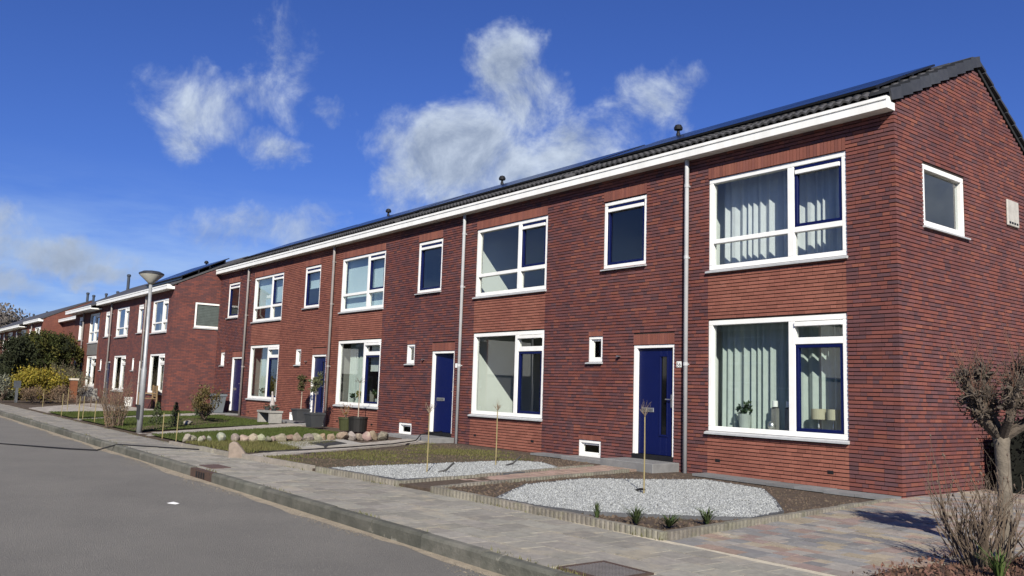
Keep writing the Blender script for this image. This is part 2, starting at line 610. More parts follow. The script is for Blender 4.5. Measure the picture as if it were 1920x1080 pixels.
def house_window(parent, op, kind, P, blue=True):
    """window in the opening op; the frame is the window object itself, the rest its sub-parts"""
    x0, x1, z0, z1 = op[0] + .003, op[1] - .003, op[2], op[3] - .003
    fr = MB()
    w = .085 if kind in 'UL' else (.075 if kind == 'S' else .06)
    ya, yb = .018, .125
    fr.frame(x0, x1, z0, z1, w, ya, yb)
    panes = []
    sash = MB()
    strip = MB()
    if kind in 'UL':
        mx = P['mull']
        fr.box(mx - .06, mx + .06, ya, yb, z0 + w, z1 - w)
        t0, t1 = P['Lw'] if kind == 'L' else P['Uw']
        xi0, xi1 = x0 + w, x1 - w
        fr.box(mx + .06, xi1, ya + .002, yb - .002, t0, t1)
        if kind == 'L':
            panes.append((xi0, mx - .06, z0 + w, z1 - w))
            panes.append((mx + .06, xi1, t1, z1 - w))
            strip.box(mx + .062, xi1 - .002, -.012, .06, z1 - w - .085, z1 - w - .012)
            s0, s1 = z0 + w + .002, t0 - .002
        else:
            fr.box(xi0, mx - .06, ya + .004, yb - .004, t0, t1 - .01)
            panes.append((xi0, mx - .06, z0 + w, t0))
            panes.append((xi0, mx - .06, t1 - .01, z1 - w))
            panes.append((mx + .06, xi1, z0 + w, t0))
            s0, s1 = t1 + .002, z1 - w - .002
            strip.box(mx + .09, xi1 - .03, .005, .06, s1 - .135, s1 - .065)
        sash.frame(mx + .062, xi1 - .002, s0, s1, .055, .035, .105)
        panes.append((mx + .117, xi1 - .057, s0 + .055, s1 - .055))
    elif kind == 'S':
        a0, a1, s0, s1 = x0 + w + .002, x1 - w - .002, z0 + w + .002, z1 - w - .002
        sash.frame(a0, a1, s0, s1, .055, .035, .105)
        strip.box(a0 + .03, a1 - .02, .005, .06, s1 - .135, s1 - .065)
        panes.append((a0 + .055, a1 - .055, s0 + .055, s1 - .055))
    else:
        fr.frame(x0 + w + .001, x1 - w - .001, z0 + w + .001, z1 - w - .001, .035, .05, .11)
        panes.append((x0 + w + .035, x1 - w - .035, z0 + w + .035, z1 - w - .035))
    fo = bevel(fr.build('window', WHITE, parent), .006)
    if sash.v:
        bevel(sash.build('sash', BLUE if blue else WHITE, fo), .005)
    if strip.v:
        bevel(strip.build('ventilation_strip', WHITE, fo), .006)
    for (a, b, c, d) in panes:
        pb = MB()
        pb.box(a, b, .082, .090, c, d)
        pb.build('pane', GLASS, fo)
    sb = MB()
    t = .055 if kind in 'UL' else .04
    sb.prism([(-.055, op[2] - t), (-.055, op[2] - t * .45), (.016, op[2] - .002), (.016, op[2] - t)], 'x', op[0] - .035, op[1] + .015)
    sb.build('sill', SILL, fo)
    return fo


def wall_cells(xs, zs, ops, put):
    xs = sorted(set(xs))
    zs = sorted(set(zs))
    for i in range(len(xs) - 1):
        run = None
        for j in range(len(zs) - 1):
            cx, cz = (xs[i] + xs[i + 1]) / 2, (zs[j] + zs[j + 1]) / 2
            hole = any(o[0] < cx < o[1] and o[2] < cz < o[3] for o in ops)
            if hole:
                if run is not None:
                    put(xs[i], xs[i + 1], run, zs[j])
                    run = None
            elif run is None:
                run = zs[j]
        if run is not None:
            put(xs[i], xs[i + 1], run, zs[-1])


def tile_mesh(w=.30, l=.40, amp=.042, th=.034, base=.03):
    """interlocking roof tile with two rolls; local x across, y up the slope, z out"""
    n = 12
    prof = []
    for i in range(n + 1):
        u = i / n
        h = amp * max(0.0, math.sin(u * 2 * math.pi * 2 - math.pi / 2) * .5 + .5) ** .7
        prof.append((u * w, base + h))
    mb = MB()
    v = []
    for (x, h) in prof:
        v += [(x, 0, h + th), (x, l, h), (x, 0, h - .004), (x, l, h - .02)]
    f = []
    for i in range(n):
        a, b = i * 4, i * 4 + 4
        f += [(a, b, b + 1, a + 1), (a + 2, b + 2, b, a), (a + 3, b + 3, b + 2, a + 2)]
    f += [(0, 1, 3, 2), (n * 4, n * 4 + 2, n * 4 + 3, n * 4 + 1)]
    mb.add(v, f)
    return mb


TILE_ME = tile_mesh().mesh('tile', TILE)
TILE_W, TILE_E = .2998, .335


def build_roof(parent, P, x_right, gable_end, single_rows, full_detail, solar):
    W = P['W']
    a = math.atan(P['slope'])
    yr = P['yr']
    zr0 = P['corner'] + (.10 if full_detail else .055)
    zr = lambda y: zr0 + P['slope'] * y
    ye = -P['over'] + (.085 if full_detail else .05)
    ridge = zr(yr)
    ab = math.atan(P['back'])
    deck = MB()
    yb = P['depth'] + .25
    zb = ridge - P['back'] * (yb - yr)
    deck.prism([(ye, zr(ye)), (yr, ridge), (yb, zb), (yb, zb - .06), (yr, ridge - .065), (ye, zr(ye) - .05)], 'x', -W, x_right)
    ro = deck.build('roof', DECK, parent)
    if full_detail:
        # eaves filler under the first tile row
        eb = MB()
        eb.box(-W, x_right, ye + .012, ye + .04, zr(ye) + .002, zr(ye) + .045)
        eb.build('eaves_comb', BLACK, ro)
        ncol = int((W + x_right) / TILE_W)
        slope_len = (yr - ye) / math.cos(a)
        nrow = int(slope_len / TILE_E)
        rest = MB()
        tm = tile_mesh()
        rot = Matrix.Rotation(a, 4, 'X')
        for r_ in range(nrow + 1):
            for c_ in range(ncol):
                x = x_right - .02 - (c_ + 1) * TILE_W
                if gable_end and c_ == 0:
                    continue
                s = r_ * TILE_E - .03
                y, z = ye + s * math.cos(a), zr(ye) + s * math.sin(a) + .006
                if r_ < single_rows or (gable_end and c_ == 1 and r_ < nrow):
                    inst('tile', TILE_ME, ro, (x, y, z), (a + rng.uniform(-.006, .006), rng.uniform(-.008, .008), 0))
                elif r_ < nrow:
                    mt_ = Matrix.Translation((x, y, z)) @ rot
                    rest.add([tuple(mt_ @ Vector(v)) for v in tm.v], tm.f)
        if rest.v:
            tag(rest.build('tile_field', TILE, ro), kind='stuff')
        # ridge caps
        rm = MB()
        for k in range(int((W + x_right) / .40)):
            xk = x_right - .02 - k * .40
            prof = [(yr + .135 * math.cos(t), ridge + .0 + .105 * math.sin(t)) for t in [math.pi * q / 8 for q in range(9)]]
            target = MB() if (gable_end and k < 4) else rm
            e = .006 * (k % 2)
            target.prism([(y, z + e) for (y, z) in prof], 'x', xk - .415, xk)
            if target is not rm:
                target.build('ridge_tile', TILEV, ro)
        tag(rm.build('ridge_tile_run', TILEV, ro), kind='stuff')
        if gable_end:
            vb = MB()
            vb.box(-.30, .045, 0, .36, .0, .045)
            vb.box(.015, .045, .0, .352, -.135, .0)
            vme = vb.mesh('verge_tile', TILEV)
            s = -.02
            while s < slope_len - .1:
                y, z = ye + s * math.cos(a), zr(ye) + s * math.sin(a) + .035
                inst('verge_tile', vme, ro, (x_right, y, z + .035), (a - .085, rng.uniform(-.006, .006), 0))
                s += .335
            sl = (yb - yr) / math.cos(ab)
            s = .0
            while s < sl - .1:
                t = sl - s - .36
                y, z = yr + (s + .36) * math.cos(ab), ridge - (s + .36) * math.sin(ab) + .065
                inst('verge_tile', vme, ro, (x_right - .255, y, z), (-(ab + .055), 0, math.pi), (1, 1, 1)).rotation_euler = \
                    (ab - .085, 0, math.pi)
                ro.children[-1].location = (x_right - .255, y, z)
                s += .335
    if solar:
        xa, xb_, nc = solar
        pw = (xb_ - xa) / nc
        for r_ in range(2):
            for c_ in range(nc):
                s0, s1 = .74 + r_ * 1.12, .74 + r_ * 1.12 + 1.10
                pm = MB()
                pm.box(0, pw - .012, 0, s1 - s0, 0, .035)
                y, z = ye + s0 * math.cos(a), zr(ye) + s0 * math.sin(a)
                z += .135 * math.cos(a)
                y -= .135 * math.sin(a)
                po = pm.build('solar_panel', PANELF, ro, loc=(xa + c_ * pw, y, z))
                po.rotation_euler = (a, 0, 0)
                gm = MB()
                gm.box(.012, pw - .024, .012, s1 - s0 - .012, .036, .039)
                # the glass belongs to the roof's panel: parent it there but keep three levels (house > roof > panel)
                go = gm.build('solar_glass', PANELG, ro, loc=(xa + c_ * pw, y, z))
                go.rotation_euler = (a, 0, 0)
        rb = MB()
        for r_ in (0.75, 1.5, 2.0, 2.7):
            y, z = ye + r_ * math.cos(a), zr(ye) + r_ * math.sin(a)
            rb.box(xa, xb_, y - .02, y + .02, z + .03, z + .15)
        rb.build('mounting_rail', PANELF, ro)
    return ro, zr, ridge


def room_box(parent, x0, x1, y0, y1, z0, z1, wm, fm, right=True):
    mb = MB()
    t = .05
    mb.box(x0 - t, x0, y0, y1, z0, z1)
    if right:
        mb.box(x1, x1 + t, y0, y1, z0, z1)
    mb.box(x0 - t, x1 + t, y1, y1 + t, z0, z1)
    mb.box(x0 - t, x1 + t, y0, y1 + t, z1, z1 + t)
    mb.build('room_wall', wm, parent)
    fl = MB()
    fl.box(x0 - t, x1 + t, y0, y1 + t, z0 - t, z0)
    fl.build('room_floor', fm, parent)


def house_door(parent, op, ajar=0.0, slit=True):
    x0, x1, z0, z1 = op[0] + .003, op[1] - .003, op[2], op[3] - .003
    fr = MB()
    w = .085
    fr.box(x0, x1, .018, .125, z1 - w * .75, z1)
    fr.box(x0, x0 + w, .018, .125, z0, z1 - w * .75)
    fr.box(x1 - w * .6, x1, .018, .125, z0, z1 - w * .75)
    fo = bevel(fr.build('door_frame', WHITE, parent), .006)
    th = MB()
    th.box(x0 + .002, x1 - .002, -.01, .14, z0 - .05, z0 + .035)
    th.build('threshold', BLACK, parent)
    hinge = empty_part('door', parent, (x0 + w + .004, .075, 0))
    hinge.rotation_euler = (0, 0, ajar)
    lw = (x1 - w * .6 - .004) - (x0 + w + .004)
    lf = MB()
    zb, zt = z0 + .04, z1 - w * .75 - .004
    if slit:
        sa, sb = lw * .63, lw * .63 + .15
        za, zc = z0 + .42, zt - .16
        wall_cells([0, sa, sb, lw], [zb, za, zc, zt], [(sa, sb, za, zc)], lambda a, b, c, d: lf.box(a, b, 0, .05, c, d))
    else:
        lf.box(0, lw, 0, .05, zb, zt)
    bevel(lf.build('door_leaf', BLUE, hinge), .004)
    if slit:
        fm = MB()
        fm.frame(sa - .035, sb + .035, za - .035, zc + .035, .035, -.012, .0)
        bevel(fm.build('glazing_bead', BLUE, hinge), .004)
        g_ = MB()
        g_.box(sa, sb, .02, .028, za, zc)
        g_.build('door_glass', M('dark_glass', (.006, .007, .008), rough=.06, spec=.5), hinge)
    ls = MB()
    ls.box(.10, .40, -.012, -.001, z0 + .83, z0 + .91)
    bevel(ls.build('letter_slot', METAL, hinge), .004)
    ln = MB()
    ln.box(.13, .37, -.016, -.0125, z0 + .85, z0 + .885)
    ln.build('letter_flap', M('dull_metal', (.32, .32, .31), rough=.4, metal=.8), hinge)
    hd = MB()
    hd.box(lw - .075, lw - .03, -.01, -.001, z0 + .93, z0 + 1.17)
    hd.tube([(lw - .052, -.002, z0 + 1.08), (lw - .052, -.05, z0 + 1.08), (lw - .17, -.055, z0 + 1.08)], .010, 8)
    hd.build('door_handle', METAL, hinge)
    return fo


def empty_part(name, parent, loc):
    o = empty(name, loc)
    o.parent = parent
    return o


def downpipe(parent, x, z0, z1, mt, r=.04):
    mb = MB()
    y = -.085
    mb.tube([(x, y, z0), (x, y, z1 - .18), (x, y, z1)], r, 14)
    o = mb.build('downpipe', mt, parent, smooth_=True)
    for z in (z0 + (z1 - z0) * .34, z0 + (z1 - z0) * .68, z1 - .5):
        cm = MB()
        cm.tube([(x, y, z - .03), (x, y, z + .03)], r + .006, 14)
        cm.box(x - .012, x + .012, y + r, .004, z - .012, z + .012)
        cm.build('pipe_bracket', mt, o)
    return o


def gutter(parent, P, xa, xb, closed_right):
    mb = MB()
    o_ = P['over']
    b, t = P['gz_bot'], P['gz_top']
    h = t - b
    prof = [(-.002, b), (-o_, b), (-o_, b + h * .60), (-o_ + .018, b + h * .64), (-o_ + .018, b + h * .70),
            (-o_ - .012, b + h * .72), (-o_ - .012, t), (-o_ + .01, t), (-o_ + .02, b + .06), (-.002, b + .06)]
    # outside shell is convex enough for a simple triangulated cap
    mb.prism(prof, 'x', xa, xb)
    o = mb.build('gutter', GUTW, parent)
    if closed_right:
        cb = MB()
        cb.prism([(-.002, b), (-o_ - .001, b), (-o_ - .001, b + h * .7), (-o_ - .013, b + h * .72), (-o_ - .013, t), (-o_ + .10, t), (-.1, b + h * .62), (-.002, b + h * .62)],
                 'x', xb + .001, xb + .018)
        cb.build('gutter_stop', GUTW, o)
    return o


def mushroom_vent(parent, loc, s=1.0, mt=None):
    mb = MB()
    s *= .64
    mb.lathe([(.075 * s, -.45), (.075 * s, .10), (.055 * s, .12), (.055 * s, .17), (.15 * s, .19), (.16 * s, .24), (.11 * s, .30), (.03 * s, .32)], loc, 16)
    return mb.build('roof_vent', mt or BLACK, parent)


def terraced_house(name, label, x0, y0, P, pals, seed, nsingle, gable=None, zoff=0.0, solar=None, ajar=0.0, slit=True, detail=True,
                   rows=2, tex=None, vent=None, gable_win=None, cat='house', blue=True, door=True, group=None):
    r = random.Random(seed)
    root = empty(name, (x0, y0, zoff))
    tag(root, label, cat, group)
    W = P['W']
    H = P['corner'] + .10
    ops = {k: P[k] for k in 'ULDSTC' if P[k]}
    opl = list(ops.values())
    zlow = -.25
    # --- mortar / backing wall
    wall = MB()
    xs = [-W, -.018 if gable else 0.0] + [o[0] for o in opl] + [o[1] for o in opl]
    zs = [zlow, H - .12] + [o[2] for o in opl] + [o[3] for o in opl]
    y_front = .018 if detail else 0.0
    wall_cells(xs, zs, opl, lambda a, b, c, d: wall.box(a, b, y_front, .125, c, d))
    wm = MORTAR if detail else tex
    w_o = wall.build('wall', wm, root)
    zr_ = lambda y: P['corner'] + P['slope'] * y if y < P['yr'] else P['corner'] + P['slope'] * P['yr'] - P['back'] * (y - P['yr'])
    if gable:
        gw = MB()
        yD = P['depth']
        gop = gable_win
        ys = [.1255, P['yr'], yD] + ([gop[0], gop[1]] if gop else [])
        xg = -.018 if detail else 0.0
        if gop:
            wall_cells([.1255, gop[0], gop[1], yD], [zlow, gop[2], gop[3], P['corner'] - .35], [gop], lambda a, b, c, d: gw.box(xg - .125, xg, a, b, c, d))
        else:
            gw.box(xg - .125, xg, .1255, yD, zlow, P['corner'] - .35)
        zbk = zr_(yD) - .04
        gw.prism([(.1255, P['corner'] - .35), (.1255, P['corner'] + .03), (P['yr'], zr_(P['yr']) - .03), (yD, zbk), (yD, P['corner'] - .35)], 'x', xg - .125, xg)
        gw.build('gable_wall', wm, root)
        bw = MB()
        bw.box(-W, xg - .126, yD - .12, yD, zlow, zbk - .1)
        bw.build('rear_wall', wm, root)
    # --- bricks
    if detail:
        fac = []
        gab = []
        nz = int(math.ceil((H + .05 - zlow) / COURSE))
        Ul, Lr = P['U'], P['L']
        zlint = P['U'][3]
        lint = [(Ul[0] - .0, Ul[1] + .0, Ul[3] + .004, Ul[3] + .205), (P['S'][0], P['S'][1], P['S'][3] + .018, P['S'][3] + .222),
                (P['D'][0], P['D'][1], P['D'][3] + .004, P['D'][3] + .205), (P['T'][0], P['T'][1], P['T'][3] + .003, P['T'][3] + .10),
                (P['C'][0], P['C'][1], P['C'][3] + .003, P['C'][3] + .10)]
        for j in range(nz):
            z0 = zlow + j * COURSE
            z1 = z0 + COURSE - .0145
            zc = (z0 + z1) / 2
            if z0 > H - .02:
                break
            # openings that this course meets
            xr = 0.0
            if gable and j % 2:
                xr = -.104
            cuts = []
            bricks = []
            rel = [o for o in opl + lint if o[2] < z1 - .012 and o[3] > z0 + .012]
            bounds = [-W, xr] + ([-.42] if gable else [])
            for o in rel:
                bounds += [o[0], o[1]]
            plainz = zc < Ul[2]
            if plainz:
                bounds += [Lr[0], Lr[1]]
            bounds = sorted(set(bb for bb in bounds if -W <= bb <= xr))
            for a, b in zip(bounds[:-1], bounds[1:]):
                if b - a < .012:
                    continue
                cx = (a + b) / 2
                if any(o[0] < cx < o[1] for o in rel):
                    continue
                pal = pals[0]
                if plainz and Lr[0] <= cx <= Lr[1]:
                    pal = pals[1]
                elif cx > Lr[0] - .01 and pals[2] is not None and cx > Lr[1] - .01:
                    pal = pals[2]
                for (p, q) in course_bricks(r, a, b):
                    y = r.uniform(-.003, .002)
                    if zc > zlint + .03:
                        y -= .011
                    fac.append((p, q, y, z0, z1, pick(r, pal), 'y'))
            if gable:
                ya = .104 if not j % 2 else 0.0
                # y-range under the roof line
                yend = P['depth']
                if z1 > P['corner'] - .05:
                    ya = max(ya, (z1 - P['corner'] + .01) / P['slope'])
                    ridge_z = zr_(P['yr'])
                    yend = P['yr'] + (ridge_z - z1 - .02) / P['back']
                yend = min(yend, P['depth'])
                segs = [(ya, yend)]
                if gable_win and gable_win[2] < z1 - .012 and gable_win[3] > z0 + .012:
                    segs = [(ya, gable_win[0]), (gable_win[1], yend)]
                for (a, b) in segs:
                    if b - a > .05:
                        for (p, q) in course_bricks(r, a, b):
                            gab.append((p, q, r.uniform(-.003, .002), z0, z1, pick(r, gable), 'x'))
        # remaining gable courses above the facade
        if gable:
            j = nz
            z0 = zlow + j * COURSE
            ridge_z = zr_(P['yr'])
            j0 = int(math.ceil((H - .02 - zlow) / COURSE))
            for j in range(j0, 200):
                z0 = zlow + j * COURSE
                z1 = z0 + COURSE - .0145
                if z1 > ridge_z - .06:
                    break
                ya = (z1 - P['corner'] + .01) / P['slope']
                yend = min(P['yr'] + (ridge_z - z1 - .02) / P['back'], P['depth'])
                if yend - ya > .1:
                    for (p, q) in course_bricks(r, ya, yend):
                        gab.append((p, q, r.uniform(-.003, .002), z0, z1, pick(r, gable), 'x'))
        build_bricks(root, w_o, fac, gab, nsingle, seed)
        # soldier course lintels, one object per opening, every brick its own block
        for li in lint:
            lb = MB()
            n = max(2, int(round((li[1] - li[0]) / .0625)))
            st = (li[1] - li[0]) / n
            for k in range(n):
                lb.cur = pick(r, PAL_LINT)
                yy = r.uniform(-.0015, .0015) - (.011 if li[2] > zlint - .05 else .0)
                lb.box(li[0] + k * st + .004, li[0] + (k + 1) * st - .004, yy, yy + .1, li[2], li[3])
            lo = lb.build('lintel', BRICKA, root, tint=True)
        # air bricks low in the wall
        for xv in (-3.28, -1.13):
            ab = MB()
            ab.box(xv - .05, xv + .05, -.006, .02, .205, .255)
            ab.build('air_brick', BLACK, root)
    # --- windows and door
    wo = {}
    for k in 'ULSTC':
        if P[k]:
            wo[k] = house_window(root, P[k], k, P, blue)
    house_door(root, P['D'], ajar, slit)
    if gable_win:
        g0, g1, g2, g3 = gable_win
        fm = MB()
        fm.frame(g0 + .003, g1 - .003, g2 + .003, g3 - .003, .085, .018, .125)
        go = bevel(fm.build('window', WHITE, root), .006)
        go.rotation_euler = (0, 0, math.pi / 2)
        pb = MB()
        pb.box(g0 + .088, g1 - .088, .082, .09, g2 + .088, g3 - .088)
        pb.build('pane', GLASS, go)
        sb = MB()
        sb.prism([(-.045, g2 - .04), (-.045, g2 - .015), (.016, g2), (.016, g2 - .04)], 'x', g0 - .03, g1 + .08)
        sb.build('sill', SILL, go)
    # --- rooms behind the windows
    zf = P['U'][2] - .62
    zc_ = P['corner'] - .12
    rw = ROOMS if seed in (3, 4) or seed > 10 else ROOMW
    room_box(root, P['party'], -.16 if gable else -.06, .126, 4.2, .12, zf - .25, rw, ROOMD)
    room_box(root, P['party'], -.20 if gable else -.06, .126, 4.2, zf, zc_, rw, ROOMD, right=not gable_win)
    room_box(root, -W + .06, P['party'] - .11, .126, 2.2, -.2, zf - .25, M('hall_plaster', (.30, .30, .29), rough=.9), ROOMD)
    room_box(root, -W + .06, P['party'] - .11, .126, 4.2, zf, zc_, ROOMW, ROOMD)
    # --- roof, gutter, pipe
    ro, zr, ridge = build_roof(root, P, 0.0, bool(gable), rows, detail, solar)
    if not detail:
        ro.data.materials[0] = TILE
    gutter(root, P, -W + .001, -.003 if not gable else -.005, bool(gable))
    downpipe(root, P['pipe'], -.06, P['gz_bot'] - .0, PIPE if detail and seed < 3 else PIPEB)
    if vent:
        for (vx, vy) in vent:
            mushroom_vent(ro, (vx, vy, zr(min(vy, P['yr'])) + .12))
    return root, wo, zr


W = MAIN['W']
GRP = 'houses of the main brick terrace'
h1, w1, zr1 = terraced_house('terraced_house', 'end house with brick gable side wall, curtained windows and number 56', 0, 0, MAIN,
                             (PAL_MIX, PAL_PLAIN, PAL_MIX), 1, 300, gable=PAL_MIX, solar=(-6.9, -.52, 6), vent=[(-6.5, 2.62)],
                             gable_win=(.84, 2.26, 4.07, 5.064), group=GRP)
h2, w2, zr2 = terraced_house('terraced_house', 'house with empty uncurtained rooms and its blue door standing ajar', -W, 0, MAIN,
                             (PAL_DARK, PAL_PLAIN, PAL_DARK), 2, 300, solar=(-6.9, -.20, 6), vent=[(-6.0, 2.62)], ajar=.13, slit=False, group=GRP)
h3, w3, zr3 = terraced_house('terraced_house', 'plain orange red house with dark pots at its door and blinds upstairs', -2 * W, 0, MAIN,
                             (PAL_RED, PAL_PLAIN, PAL_DARK), 3, 300, solar=(-6.9, -.20, 6), vent=[(-5.4, 2.62)], group=GRP)
h4, w4, zr4 = terraced_house('terraced_house', 'house at the far end of the main terrace, grey bin by its door', -3 * W, 0, MAIN,
                             (PAL_DARK, PAL_PLAIN, PAL_RED), 4, 250, solar=(-6.2, -.20, 6), rows=1, slit=False, group=GRP)

# house number plates
pl = MB()
pl.box(-4.22, -4.10, -.012, -.002, 1.84, 1.95)
po = bevel(pl.build('number_plate', WHITE, h1), .006)
tcu = bpy.data.curves.new('number', 'FONT')
tcu.body = '56'
tcu.size = .105
tcu.extrude = .002
tcu.align_x = 'CENTER'
tcu.materials.append(M('number_grey', (.10, .10, .10), rough=.6))
to = bpy.data.objects.new('number', tcu)
col.objects.link(to)
to.parent = po
to.location = (-4.16, -.0135, 1.858)
to.rotation_euler = (math.pi / 2, 0, 0)
tme = bpy.data.meshes.new_from_object(to)
tob = inst('number', tme, po, (-4.16, -.0135, 1.858), (math.pi / 2, 0, 0))
bpy.data.objects.remove(to)
pl = MB()
pl.box(-4.22, -4.10, -.012, -.002, 1.84, 1.95)
bevel(pl.build('number_plate', WHITE, h2), .006)

# gable vent box of the end house
vb = MB()
vb.box(.001, .035, 3.85, 4.32, 4.51, 4.98)
vo = bevel(vb.build('wall_vent', M('beige_box', (.46, .44, .40), rough=.6), h1), .01)
vs = MB()
for k in range(4):
    vs.box(.0352, .042, 3.90 + k * .10, 3.96 + k * .10, 4.55, 4.585)
vs.build('vent_slot', BLACK, vo)

# door bell / lamp stubs beside doors
for h in (h1, h2, h3, h4):
    mb = MB()
    mb.box(-5.72, -5.66, -.07, -.0035, 2.05, 2.075)
    mb.build('wall_hook', METAL, h)

# ------------------------------------------------------------------ second row and further houses
TEX2 = fbrick_mat('far_brick_dark', (.185, .062, .048), (.092, .044, .046), (.045, .03, .03))
TEX3 = fbrick_mat('far_brick_orange', (.190, .068, .045), (.150, .055, .042), (.07, .05, .045))
G2 = 'houses of the farther brick terrace'
s1, ws1, zs1 = terraced_house('terraced_house', 'near end house of the farther terrace with shuttered gable window and bench', -28.8, -1.83, SEC,
                              None, 11, 0, gable=True, zoff=.13, solar=(-5.6, -.6, 5), detail=False, tex=TEX2, blue=False, gable_win=(.86, 2.6, 3.32, 4.36), group=G2)
s2, ws2, zs2 = terraced_house('terraced_house', 'second house of the farther terrace, white door half behind a dry shrub', -28.8 - 5.93, -1.83, SEC,
                              None, 12, 0, zoff=.13, detail=False, tex=TEX2, blue=False, group=G2)
SEC3 = dict(SEC)
SEC3.update(W=6.1, gz_bot=4.62, gz_top=4.80, over=.55, U=(-2.5, -.35, 2.98, 4.50), L=(-2.45, -.35, .72, 2.30))
s3, ws3, zs3 = terraced_house('terraced_house', 'unrenovated house with grey panel between its windows and deep white gutter', -28.8 - 11.87, -1.83, SEC3,
                              None, 13, 0, zoff=.13, detail=False, tex=TEX3, blue=False, group=G2)
pm = MB()
pm.box(-2.5, -.35, -.02, -.001, 2.33, 2.94)
pm.build('cladding_panel', M('grey_panel', (.17, .165, .16), rough=.6), s3)
SEC4 = dict(SEC)
SEC4.update(W=11.2, U=(-4.2, -1.6, 3.0, 4.4))
s4, ws4, _ = terraced_house('terraced_house', 'set back dark roofed house behind the conifer hedge', -46.75, -.4, SEC4, None, 14, 0, zoff=.13, detail=False, tex=TEX3, blue=False, group=G2)
s5, ws5, _ = terraced_house('terraced_house', 'orange gabled house rising behind the conifer hedge', -58, -1.6, SEC, None, 15, 0, gable=True, zoff=.13, detail=False, tex=TEX3, blue=False, group='houses beyond the hedge')
s6, ws6, _ = terraced_house('terraced_house', 'house next beyond the orange gable, only its top showing over the hedge', -63.94, -1.6, SEC3, None, 16, 0, zoff=.13, detail=False, tex=TEX3, blue=False, group='houses beyond the hedge')
s7, ws7, _ = terraced_house('terraced_house', 'far house with white gutter at the left edge over the hedge', -70.1, -1.6, SEC3, None, 17, 0, zoff=.13, detail=False, tex=TEX3, blue=False, group='houses beyond the hedge')
s8, ws8, _ = terraced_house('terraced_house', 'farthest house at the left edge, small and low over the hedge', -76.3, -1.6, SEC3, None, 18, 0, zoff=.13, detail=False, tex=TEX3, blue=False, group='houses beyond the hedge')

# shutter in the gable window of the second row
sm = MB()
n = 13
for k in range(n):
    z0 = 3.42 + k * (.84 / n)
    sm.prism([(.066, z0), (.078, z0 + .84 / n - .006), (.070, z0 + .84 / n - .006), (.058, z0)], 'x', .95, 2.5)
so_ = sm.build('shutter', M('shutter_green', (.085, .105, .10), rough=.6), s1)
so_.rotation_euler = (0, 0, math.pi / 2)
# flue pipes
FLUE = M('flue_blue_grey', (.045, .055, .075), rough=.5)


def flue(h, x, y, zb, hgt, r=.09):
    mb = MB()
    mb.lathe([(r, -.3), (r, hgt - .14), (r * 1.35, hgt - .12), (r * 1.35, hgt - .04), (r * .9, hgt)], (x, y, zb), 12)
    mb.build('flue_pipe', FLUE, h)


mushroom_vent(s1, (-5.2, 2.88, 6.50))
flue(s3, -6.0, 2.6, 6.1, 1.15, .085)
flue(s4, -3.6, 1.5, 6.0, .55, .07)
flue(s4, -4.5, 1.5, 6.0, .38, .05)
flue(s4, -6.5, 1.5, 6.0, .62, .07)
flue(s4, -10.0, 1.5, 6.0, .75, .08)
flue(s5, -.6, 2.7, 6.0, 1.05, .085)
flue(s7, -3.0, 2.7, 6.0, .5, .07)
flue(s8, -3.0, 2.7, 6.0, .6, .07)

# houses across the street; the nearer window panes mirror them
TEXO = fbrick_mat('opposite_brick', (.22, .085, .055), (.17, .06, .045), (.10, .08, .07))
for k, xx in enumerate((-3.0, -16.0, -29.0, -42.0, -55.0, -68.0)):
    P = dict(SEC)
    o, _, _ = terraced_house('terraced_house', ['brick house across the street mirrored in the panes, nearest', 'brick house across the street mirrored in the panes, middle',
                                                'third brick house across the street mirrored in the panes', 'fourth brick house across the street mirrored in the panes', 'fifth brick house across the street mirrored in the panes', 'brick house across the street mirrored in the panes, farthest'][k], xx, -23.5, P, None, 30 + k, 0, zoff=-.1,
                             gable=True, detail=False, tex=TEXO, blue=False, group='houses across the street')
    o.rotation_euler = (0, 0, math.pi)
    o.location.x = xx - 6


# ------------------------------------------------------------------ ground
def sheet(name, pts, z, mt, kind='structure', sub=False, thick=0.0):
    """flat polygon; z is an offset above the gently rising site"""
    mb = MB()
    v = [(p[0], p[1], gz(p[0]) + (p[2] if len(p) > 2 else z)) for p in pts]
    mb.add(v, [tuple(range(len(v)))])
    o = mb.build(name, mt)
    return tag(o, kind=kind)


def strip(name, xs, rows, mt, kind='structure'):
    """long strip along x: rows = [(y, zoff), ...]"""
    mb = MB()
    v = []
    for x in xs:
        for (y, z) in rows:
            v.append((x, y, gz(x) + z))
    n = len(rows)
    f = []
    for i in range(len(xs) - 1):
        for j in range(n - 1):
            f.append((i * n + j, (i + 1) * n + j, (i + 1) * n + j + 1, i * n + j + 1))
    mb.add(v, f)
    return tag(mb.build(name, mt), kind=kind)


XS = [60, 20, 8, 0, -8, -16, -24, -30, -34.04, -60, -140]
ASPH = M('asphalt', (.178, .169, .152), (.128, .122, .112), rough=.92, scale=.75, var=.75, bump=.9, bscale=95, detail=14,
         spots=((.27, .255, .225), 55, .56, .66, .65))
GRD = M('rough_grass', (.055, .075, .025), (.075, .070, .035), rough=1, scale=.6, bump=.5, bscale=8)
strip('ground', [900, 60, 0, -34.04, -900], [(-900, -.42), (-16, -.40), (14, -.40), (900, -.42)], GRD)
strip('road', XS, [(-13.9, -.27), (-10.5, -.235), (-7.47, -.262)], ASPH)
SAND = M('sand_dirt', (.30, .255, .19), (.20, .17, .13), rough=1, scale=5, bump=.4, bscale=60)
